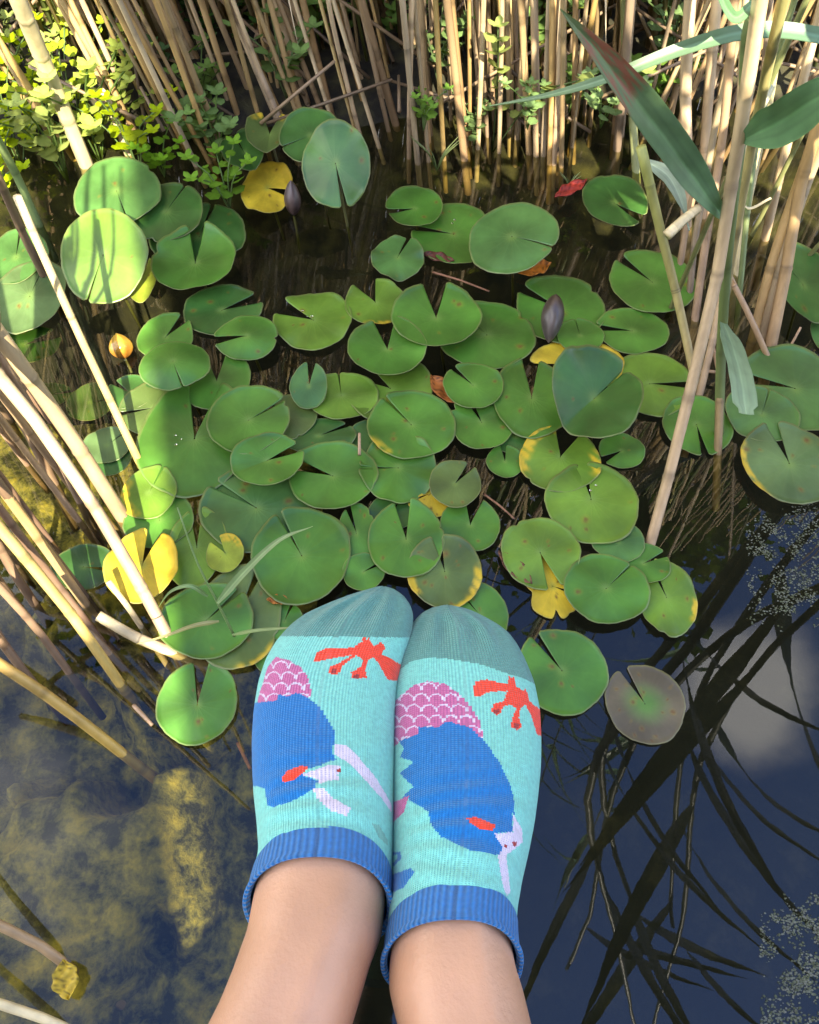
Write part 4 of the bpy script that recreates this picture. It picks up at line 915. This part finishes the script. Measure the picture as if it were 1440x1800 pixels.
DROP = {'L': [(1031,.548),(1045,.538),(1100,.520),(1200,.497),(1300,.474),(1400,.455),(1500,.440),(1600,.431),(1700,.424),(1900,.416)],
        'R': [(1064,.552),(1080,.541),(1130,.523),(1230,.499),(1330,.476),(1430,.457),(1530,.443),(1630,.433),(1730,.426),(1900,.417)]}
TH = {'L': [(1031,.006),(1036,.014),(1045,.020),(1060,.025),(1100,.031),(1200,.042),(1300,.055),(1400,.068),(1500,.082),(1600,.088),(1700,.080),(1900,.070)],
      'R': [(1064,.006),(1069,.014),(1078,.020),(1093,.025),(1133,.031),(1233,.042),(1333,.055),(1433,.068),(1533,.082),(1633,.088),(1733,.080),(1900,.070)]}
class Foot:
    def __init__(s, side):
        s.side = side; s.g, (s.xl, s.xr) = tab(OUT[side]); s.gd, (s.dr,) = tab(DROP[side]); s.gt, (s.th,) = tab(TH[side]); s.y0 = OUT[side][0][0]
    def ring(s, py, off=0.0):
        """cross section whose top sits at photo row py: centre, half width, half thickness"""
        dr = np.interp(py, s.gd, s.dr); th = np.interp(py, s.gt, s.th)
        d = ray(720, py); t = dr / -d.z; T = Vector((0, 0, H)) + d * t
        Cc = T - Vector((0, 0, th / 2)); _, pc, zc = proj(Cc)
        pc = max(pc, s.y0); pc = pc if py > s.y0 + 40 else py * (1 - (py - s.y0) / 40) + pc * ((py - s.y0) / 40)
        l, r = np.interp(pc, s.g, s.xl), np.interp(pc, s.g, s.xr)
        return Vector(((l + r) / 2 - 720, 0, 0)) * (zc / F) + Cc, (r - l) / 2 * zc / F + off, th / 2 + off
    def pt(s, py, phi, off=0.0):
        c, a, b = s.ring(py, off); sn, cs = math.sin(phi), math.cos(phi); e = .86
        if off > 0.0007 and off < 0.00085:      # toes pushing up the knit, soft creases towards the ankle
            q = py - s.y0; tw = math.exp(-((q - 42) / 30) ** 2) * max(0, cs) ** .5
            b += .0020 * tw * math.cos(sn * 4.6 * PI)
            aw = min(1, max(0, (q - 250) / 120)); b += .0011 * aw * math.sin(q * .16 + 2.2 * math.sin(phi * 2 + q * .02)) * max(0, cs) + .0012 * (vn(q * .03, phi * 3) - .5)
        if off < 0:                              # ankle bones and the tendon at the front
            m_ = math.exp(-((py - 1600) / 45) ** 2); a -= .0006 * m_
            b += .0026 * math.exp(-((phi - .35) / .16) ** 2) * min(1, max(0, (py - 1500) / 80)) + .0010 * math.exp(-((phi - 5.9) / .2) ** 2) * min(1, max(0, (py - 1500) / 80))
        return Vector((c.x + a * math.copysign(abs(sn) ** e, sn), c.y, c.z + b * math.copysign(abs(cs) ** e, cs)))
feet = {k: Foot(k) for k in 'LR'}
bodyV, bodyF = [], []
NS = 40
KNEE = {'L': (Vector((-.060, -.34, .675)), .046, .052), 'R': (Vector((.055, -.34, .675)), .046, .052)}
for k in 'LR':
    f = feet[k]; rings = []
    for py in list(np.linspace(f.y0 + 2, f.y0 + 40, 8)) + list(np.linspace(f.y0 + 55, 1860, 48)):
        rings.append([f.pt(py, 2 * PI * i / NS, -.0022) for i in range(NS)])
    c0, a0, b0 = f.ring(1860, -.0022); kn, ka, kb = KNEE[k]
    hip = Vector((kn.x * 1.25 + .12, -.74, .63)); d0 = (c0 - f.ring(1800)[0]).normalized()
    path = [(c0, a0, b0), (c0.lerp(kn, .35) + Vector((0, 0, -.004)), .043, .046), (c0.lerp(kn, .65) + Vector((0, 0, -.006)), .050, .054), (kn, ka, kb), (kn.lerp(hip, .35), .058, .060), (kn.lerp(hip, .7), .070, .070), (hip, .082, .078), (hip + Vector((0, -.08, 0)), .075, .06)]
    cs = smooth_path([p[0] for p in path], 30)
    for i in range(1, 30):
        s = i / 29 * (len(path) - 1); q = min(int(s), len(path) - 2); t = s - q; t = t * t * (3 - 2 * t)
        a = path[q][1] * (1 - t) + path[q + 1][1] * t; b = path[q][2] * (1 - t) + path[q + 1][2] * t
        rings.append([Vector((cs[i].x + a * math.sin(2 * PI * j / NS), cs[i].y, cs[i].z + b * math.cos(2 * PI * j / NS))) for j in range(NS)])
    o = len(bodyV)
    for r in rings: bodyV += r
    for i in range(len(rings) - 1):
        for j in range(NS): bodyF.append((o + i * NS + j, o + (i + 1) * NS + j, o + (i + 1) * NS + (j + 1) % NS, o + i * NS + (j + 1) % NS))
    bodyF.append(tuple(o + j for j in range(NS))); bodyF.append(tuple(o + (len(rings) - 1) * NS + j for j in reversed(range(NS))))
person = mesh_obj('person', bodyV, bodyF, SKIN)
tag(person, 'bare legs stretched out over the pond in turquoise patterned ankle socks, feet side by side', 'person')

# sock pattern --------------------------------------------------------
c1 = lambda *p: np.array([(400 + x / 2.483, 1000 + y / 2.483) for x, y in p])
c2 = lambda *p: np.array([(340 + x / 2.25, 1400 + y / 2.25) for x, y in p])
MINT = lin(122, 200, 184); TOE = lin(88, 142, 130); BLU = lin(20, 112, 176); PNK = lin(188, 96, 142); WHT = lin(208, 198, 212); RED = lin(232, 66, 38); DRD = lin(150, 40, 40); GRY = lin(112, 168, 150)
def inside(poly, x, y):
    n = len(poly); c = False; j = n - 1
    for i in range(n):
        xi, yi = poly[i]; xj, yj = poly[j]
        if (yi > y) != (yj > y) and x < (xj - xi) * (y - yi) / (yj - yi) + xi: c = not c
        j = i
    return c
LP = [
 ('pink', c1((120,620),(140,540),(160,480),(175,430),(210,385),(260,395),(320,430),(350,470),(365,530),(362,560),(300,580),(220,600))),
 (BLU, c1((60,590),(215,575),(225,545),(260,558),(300,540),(350,560),(400,600),(440,660),(470,710),(465,760),(452,800),(475,830),(400,860),(350,872),(325,900),(395,925),(380,960),(290,1010),(200,1040),(172,1035),(165,960),(130,950),(60,940))),
 (RED, c1((235,915),(260,880),(320,860),(358,865),(330,890),(290,925),(240,930))),
 (WHT, c1((465,765),(520,770),(570,820),(640,900),(690,980),(715,1030),(715,1060),(680,1010),(600,920),(540,855),(470,810))),
 (WHT, c1((320,900),(400,870),(440,855),(495,860),(500,880),(480,900),(490,920),(440,925),(400,940),(400,920))),
 (DRD, c1((476,872),(494,872),(494,888),(476,888))),
 (WHT, c1((370,960),(420,955),(460,1000),(540,1045),(520,1080),(450,1055),(400,1010))),
 (GRY, c1((630,1110),(662,1118),(698,1180),(702,1210),(660,1172))),
 (RED, c1((370,410),(385,370),(430,345),(550,345),(570,325),(588,318),(592,296),(600,290),(606,316),(616,300),(622,312),(640,338),(672,318),(690,345),(670,370),(760,420),(760,490),(700,485),(660,415),(640,385),(612,400),(603,440),(608,475),(545,480),(540,450),(580,430),(590,395),(562,378),(505,420),(500,440),(470,465),(440,455),(450,425),(490,410),(545,375),(440,395),(385,405))),
 (DRD, c1((452,436),(478,436),(474,458),(452,455))), (DRD, c1((552,460),(578,460),(575,478),(552,478))),
]
RP = [
 ('pink', c1((700,790),(700,600),(760,550),(810,510),(870,490),(950,500),(1010,545),(1060,600),(1100,660),(1120,745),(1050,720),(950,710),(870,710),(800,730),(750,760))),
 (BLU, np.vstack([c1((748,752),(830,722),(830,690),(920,690),(960,665),(1060,690),(1130,760),(1190,850),(1230,930),(1250,1000),(1253,1080)), c2((1262,60),(1262,140),(1190,145),(1225,205),(1210,232),(1100,215),(980,160),(940,110),(930,60),(880,30),(850,10)), c1((760,1000),(812,950),(752,895),(812,842),(755,822),(770,785))])),
 (RED, c1((1045,1090),(1080,1080),(1130,1100),(1175,1120),(1150,1145),(1100,1135),(1062,1108))),
 (WHT, c2((1265,70),(1300,130),(1303,180),(1270,210),(1238,232),(1254,380),(1240,392),(1224,350),(1205,236),(1225,205),(1190,148),(1265,140))),
 (DRD, c2((1262,180),(1280,180),(1280,196),(1262,196))), (DRD, c2((1230,192),(1240,192),(1240,202),(1230,202))),
 (PNK, c1((700,1030),(792,990),(770,1060),(700,1130))),
 (BLU, c2((780,312),(858,284),(877,298),(832,360),(780,385))),
 (BLU, c2((780,222),(820,218),(822,245),(795,275),(780,275))), (MINT, c2((780,236),(808,230),(808,244),(792,262),(780,262))),
 (RED, c1((1068,525),(1085,490),(1130,482),(1222,505),(1228,465),(1240,478),(1250,468),(1257,510),(1290,532),(1302,518),(1310,550),(1320,580),(1400,640),(1400,735),(1352,725),(1325,640),(1300,592),(1278,612),(1272,650),(1286,690),(1265,705),(1240,690),(1240,660),(1260,610),(1238,592),(1202,600),(1196,630),(1172,640),(1150,620),(1163,590),(1208,575),(1222,533),(1130,538),(1100,560),(1073,555))),
 (DRD, c1((1160,612),(1185,612),(1182,636),(1160,632))), (DRD, c1((1250,675),(1276,675),(1272,698),(1252,696))),
]
def toe_line(side, x):
    if side == 'L': return 1118.5 + (x - 508) * .010
    xs_ = [690, 700, 722, 754, 787, 843, 883, 928, 960]; ys_ = [1190, 1179, 1163, 1156, 1158, 1167, 1181, 1196, 1212]
    return float(np.interp(x, xs_, ys_))
def sock_col(side, x, y, top):
    if y < toe_line(side, x): return TOE
    c = MINT
    if not top: return c
    for col, poly in (LP if side == 'L' else RP):
        if inside(poly, x, y):
            if isinstance(col, str):
                # pink body with rows of light scale arcs
                row = int(y // 19); ox = 13 * (row % 2); lx = ((x + ox) % 26) - 13; ly = (y % 19)
                d = math.hypot(lx, ly - 16); c = WHT if (abs(d - 12.5) < 1.3 and ly < 16) else PNK
            else: c = col
    return c
def fabric(name, rib, strength, dark):
    m = bpy.data.materials.new(name); m.use_nodes = True; n = m.node_tree.nodes; L = m.node_tree.links; b = n['Principled BSDF']
    b.inputs['Roughness'].default_value = .9; b.inputs['Specular IOR Level'].default_value = .2; b.inputs['Sheen Weight'].default_value = .25
    at = n.new('ShaderNodeAttribute'); at.attribute_name = 'Col'; uv = n.new('ShaderNodeUVMap')
    sp_ = n.new('ShaderNodeSeparateXYZ'); L.new(uv.outputs[0], sp_.inputs[0])
    def wave(src, fr):
        a = n.new('ShaderNodeMath'); a.operation = 'MULTIPLY'; a.inputs[1].default_value = fr; L.new(src, a.inputs[0])
        s = n.new('ShaderNodeMath'); s.operation = 'SINE'; L.new(a.outputs[0], s.inputs[0]); return s.outputs[0]
    wu = wave(sp_.outputs['X'], rib * 2 * PI); wv = wave(sp_.outputs['Y'], 2 * PI * (140 if rib > 120 else 30))
    ad_ = n.new('ShaderNodeMath'); ad_.operation = 'MULTIPLY_ADD'; ad_.inputs[1].default_value = .5; L.new(wv, ad_.inputs[0]); L.new(wu, ad_.inputs[2])
    bp = n.new('ShaderNodeBump'); bp.inputs['Strength'].default_value = strength; bp.inputs['Distance'].default_value = .0006; L.new(ad_.outputs[0], bp.inputs['Height']); L.new(bp.outputs[0], b.inputs['Normal'])
    nz = n.new('ShaderNodeTexNoise'); nz.inputs['Scale'].default_value = 420; nz.inputs['Detail'].default_value = 3; tc = n.new('ShaderNodeTexCoord'); L.new(tc.outputs['Object'], nz.inputs['Vector'])
    mr = n.new('ShaderNodeMapRange'); mr.inputs['From Min'].default_value = .3; mr.inputs['From Max'].default_value = .7; mr.inputs['To Min'].default_value = .86; mr.inputs['To Max'].default_value = 1.10; L.new(nz.outputs['Fac'], mr.inputs['Value'])
    r2 = n.new('ShaderNodeMapRange'); r2.inputs['From Min'].default_value = -1; r2.inputs['To Min'].default_value = dark; r2.inputs['To Max'].default_value = 1.0; L.new(wu, r2.inputs['Value'])
    mu = n.new('ShaderNodeMath'); mu.operation = 'MULTIPLY'; L.new(mr.outputs[0], mu.inputs[0]); L.new(r2.outputs[0], mu.inputs[1])
    sc_ = n.new('ShaderNodeVectorMath'); sc_.operation = 'SCALE'; L.new(at.outputs['Color'], sc_.inputs[0]); L.new(mu.outputs[0], sc_.inputs['Scale']); L.new(sc_.outputs[0], b.inputs['Base Color'])
    return m
KNIT = fabric('sock_knit', 150, .5, .90); RIBM = fabric('sock_rib', 75, .9, .66)
CUF = {'L': (1452, 1506, 78), 'R': (1553, 1616, 74)}
for k in 'LR':
    f = feet[k]; c0_, c1_, dd = CUF[k]; NP, NR = 230, 190
    V, uv, Fc, fc = [], [], [], []
    tt = np.concatenate([np.linspace(0, .07, 14)[:-1], np.linspace(.07, 1, NR)]); nrw = len(tt)
    for t in tt:
        for i in range(NP):
            phi = 2 * PI * i / NP; e = c0_ + dd * (1 - math.cos(phi)) + 4
            py = f.y0 + t * (e - f.y0); V.append(f.pt(py, phi, .0008)); uv.append((i / NP, t))
    for r in range(nrw - 1):
        for i in range(NP):
            a, b, c, d = r * NP + i, r * NP + (i + 1) % NP, (r + 1) * NP + (i + 1) % NP, (r + 1) * NP + i
            Fc.append((a, d, c, b)); q = (V[a] + V[c]) / 2; x, y, _ = proj(q); phi = 2 * PI * (i + .5) / NP
            fc.append(sock_col(k, x, y, math.cos(phi) > -.25))
    Fc.append(tuple(range(NP))); fc.append(TOE)
    so_ = mesh_obj('sock', V, Fc, KNIT, person, fcols=fc, uv=uv)
    so_['label'] = 'left turquoise ankle sock with a blue shape, pink scales and a red lobster' if k == 'L' else 'right turquoise ankle sock with a larger blue shape, pink scales and a red lobster'
    # cuff: ribbed band with a rolled edge
    V, uv, Fc = [], [], []; prof = [(0, .0009), (.04, .0014), (.3, .0016), (.7, .0016), (.80, .0014), (.86, .0022), (.93, .0027), (1.0, .0025), (1.03, .0014), (1.0, .0002), (.9, -.0008)]
    NP = 200
    for (s, o_) in prof:
        for i in range(NP):
            phi = 2 * PI * i / NP; wdt = (c1_ - c0_); e0 = c0_ + dd * (1 - math.cos(phi))
            V.append(f.pt(e0 + s * wdt, phi, o_)); uv.append((i / NP, s))
    for r in range(len(prof) - 1):
        for i in range(NP):
            a, b, c, d = r * NP + i, r * NP + (i + 1) % NP, (r + 1) * NP + (i + 1) % NP, (r + 1) * NP + i; Fc.append((a, d, c, b))
    col = np.tile(np.array(lin(36, 132, 206)), (len(V), 1))
    mesh_obj('cuff', V, Fc, RIBM, so_, cols=col, uv=uv)
# shorts
DEN = mat('shorts_cloth', base=(0.05, 0.07, 0.12), rough=.9, noise=(60, .8, 1.2), bump=(200, .4, .001))
V, Fc = [], []
for k in 'LR':
    kn = KNEE[k][0]; hip = Vector((kn.x * 1.25 + .12, -.74, .63)); o = len(V); n = 16
    for i in range(n):
        s = i / (n - 1); c = kn.lerp(hip, .45 + .75 * s)
        for j in range(NS): a = 2 * PI * j / NS; r = .078 + .024 * s + .002 * math.sin(7 * a + i); V.append((c.x + r * math.sin(a), c.y, c.z + r * .93 * math.cos(a)))
    for i in range(n - 1):
        for j in range(NS): Fc.append((o + i * NS + j, o + (i + 1) * NS + j, o + (i + 1) * NS + (j + 1) % NS, o + i * NS + (j + 1) % NS))
mesh_obj('shorts', V, Fc, DEN, person)

# ------------------------------------------------------------------ jetty, and an unseen wall added to shade the pond
WOOD = mat('weathered_wood', base=(0.22, 0.17, 0.12), rough=.8, noise=(6, .6, 1.2, (8, 1, 1)), bump=(30, .5, .003))
def box(x0, x1, y0, y1, z0, z1):
    V = [(x, y, z) for z in (z0, z1) for y in (y0, y1) for x in (x0, x1)]
    return V, [(0, 2, 3, 1), (4, 5, 7, 6), (0, 1, 5, 4), (2, 6, 7, 3), (0, 4, 6, 2), (1, 3, 7, 5)]
jet = empty('jetty', (0, -1.2, 0)); tag(jet, 'weathered plank jetty the person sits on, behind the viewer', 'jetty')
for k in range(8):
    y1 = -.62 - k * .15; V, Fc = box(-1.4, 1.4, y1 - .14 + 1.2, y1 + 1.2, .52, .55); mesh_obj('plank', V, Fc, WOOD, jet, smooth=False)
for x in (-1.2, 1.2):
    for y in (-.72, -1.7): V, Fc = box(x - .05, x + .05, y - .05 + 1.2, y + .05 + 1.2, -.5, .517); mesh_obj('post', V, Fc, WOOD, jet, smooth=False)
wal = empty('shade_wall', (0, -1.8, 0)); tag(wal, 'unseen plank wall added behind the viewer to shade the pond, with one open gap', 'wall')  # added sun blocker, its gap lets one strip of light through
PL = [(-3.0, -2.2, 2.0), (-2.2, -1.4, 2.0), (-1.4, -.7, 2.02), (-.7, -.2, 2.05), (-.2, .143, 2.12), (.190, .40, 3.9), (.40, .62, 4.2), (.62, .80, 4.1), (.80, 1.1, 2.9), (1.1, 1.5, 2.8), (1.5, 2.0, 2.8), (2.0, 2.6, 2.95), (2.6, 3.4, 2.9)]  # plank heights and gap shaped to the wanted shadow outline
for (x0, x1, h) in PL:
    n = max(1, round((x1 - x0) / .16)); w = (x1 - x0) / n
    for i in range(n): V, Fc = box(x0 + i * w + .0006, x0 + (i + 1) * w - .0006, -.02 + .003 * (i % 2), .02, -.3, h + rnd.uniform(-.03, .03)); mesh_obj('plank', V, Fc, WOOD, wal, smooth=False)

# ------------------------------------------------------------------ tree on the far bank (its crown is mirrored in the pond)
BARK = mat('bark', base=(0.10, .08, .06), rough=.9, noise=(9, .6, 1.2), bump=(20, .8, .02))
LEAF = mat('tree_leaf', vcol=True, rough=.5, transl=.3, tr_col=(1.4, 1.4, .4))
def tree(base, hgt, crown_c, crown_r, nleaf, seed, label, hole=None):
    r = random.Random(seed); t = empty('tree', base); tag(t, label, 'tree', 'trees on the far bank')
    b = Vector(base); cc = Vector(crown_c)
    tr = smooth_path([b + Vector((0, 0, -.3)), b.lerp(cc, .35) + Vector((.1, 0, .2)), b.lerp(cc, .7), cc + Vector((0, 0, crown_r[2] * .5))], 14)
    V, Fc, _ = tube_geo(tr, [.16 - .009 * i for i in range(14)], 10); mesh_obj('trunk', to_local(t, V), Fc, BARK, t)
    limbs, tips = [], []
    for k in range(34):
        s = r.uniform(.35, 1); p = tr[int(s * 13)]; d = Vector((r.gauss(0, 1), r.gauss(0, 1), r.gauss(.2, .6))).normalized()
        e = cc + Vector((d.x * crown_r[0], d.y * crown_r[1], d.z * crown_r[2])) * r.uniform(.7, 1.02); m_ = p.lerp(e, .5) + Vector((0, 0, .15))
        V, Fc, _ = tube_geo(smooth_path([p, m_, e], 7), [.045, .038, .03, .022, .015, .01, .006], 6); limbs.append((V, Fc, [(.1, .1, .1)] * len(V)))
        for q in range(9): tips.append(p.lerp(e, r.uniform(.4, 1)) + Vector((r.gauss(0, .22), r.gauss(0, .22), r.gauss(0, .18))))
    V, Fc, cl = merge(limbs); mesh_obj('limbs', to_local(t, V), Fc, BARK, t)
    V, Fc, cl = [], [], []
    for k in range(nleaf):
        c = r.choice(tips); p = c + Vector((r.gauss(0, .17), r.gauss(0, .17), r.gauss(0, .12)))
        d = Vector((r.gauss(0, 1), r.gauss(0, 1), r.gauss(-.3, .5))).normalized(); s = d.cross(Vector((r.gauss(0, .3), r.gauss(0, .3), 1))).normalized(); L1 = r.uniform(.08, .13); w = L1 * .32
        o = len(V); V += [p, p + d * L1 * .45 + s * w, p + d * L1, p + d * L1 * .45 - s * w]; Fc.append((o, o + 1, o + 2, o + 3)); cc_ = np.array((.055, .105, .022)) * r.uniform(.6, 1.5); cl += [cc_] * 4
    mesh_obj('crown', to_local(t, V), Fc, LEAF, t, cols=cl, smooth=False)
tree((1.2, 4.7, .3), 5, (1.1, 3.9, 4.1), (2.3, 1.45, 1.5), 17000, 3, 'leafy tree on the far bank, right one, its crown mirrored in the dark water')
tree((-2.0, 4.6, .3), 5, (-1.9, 3.7, 3.9), (2.4, 1.6, 1.5), 15000, 4, 'leafy tree on the far bank above the reed bed, left one')
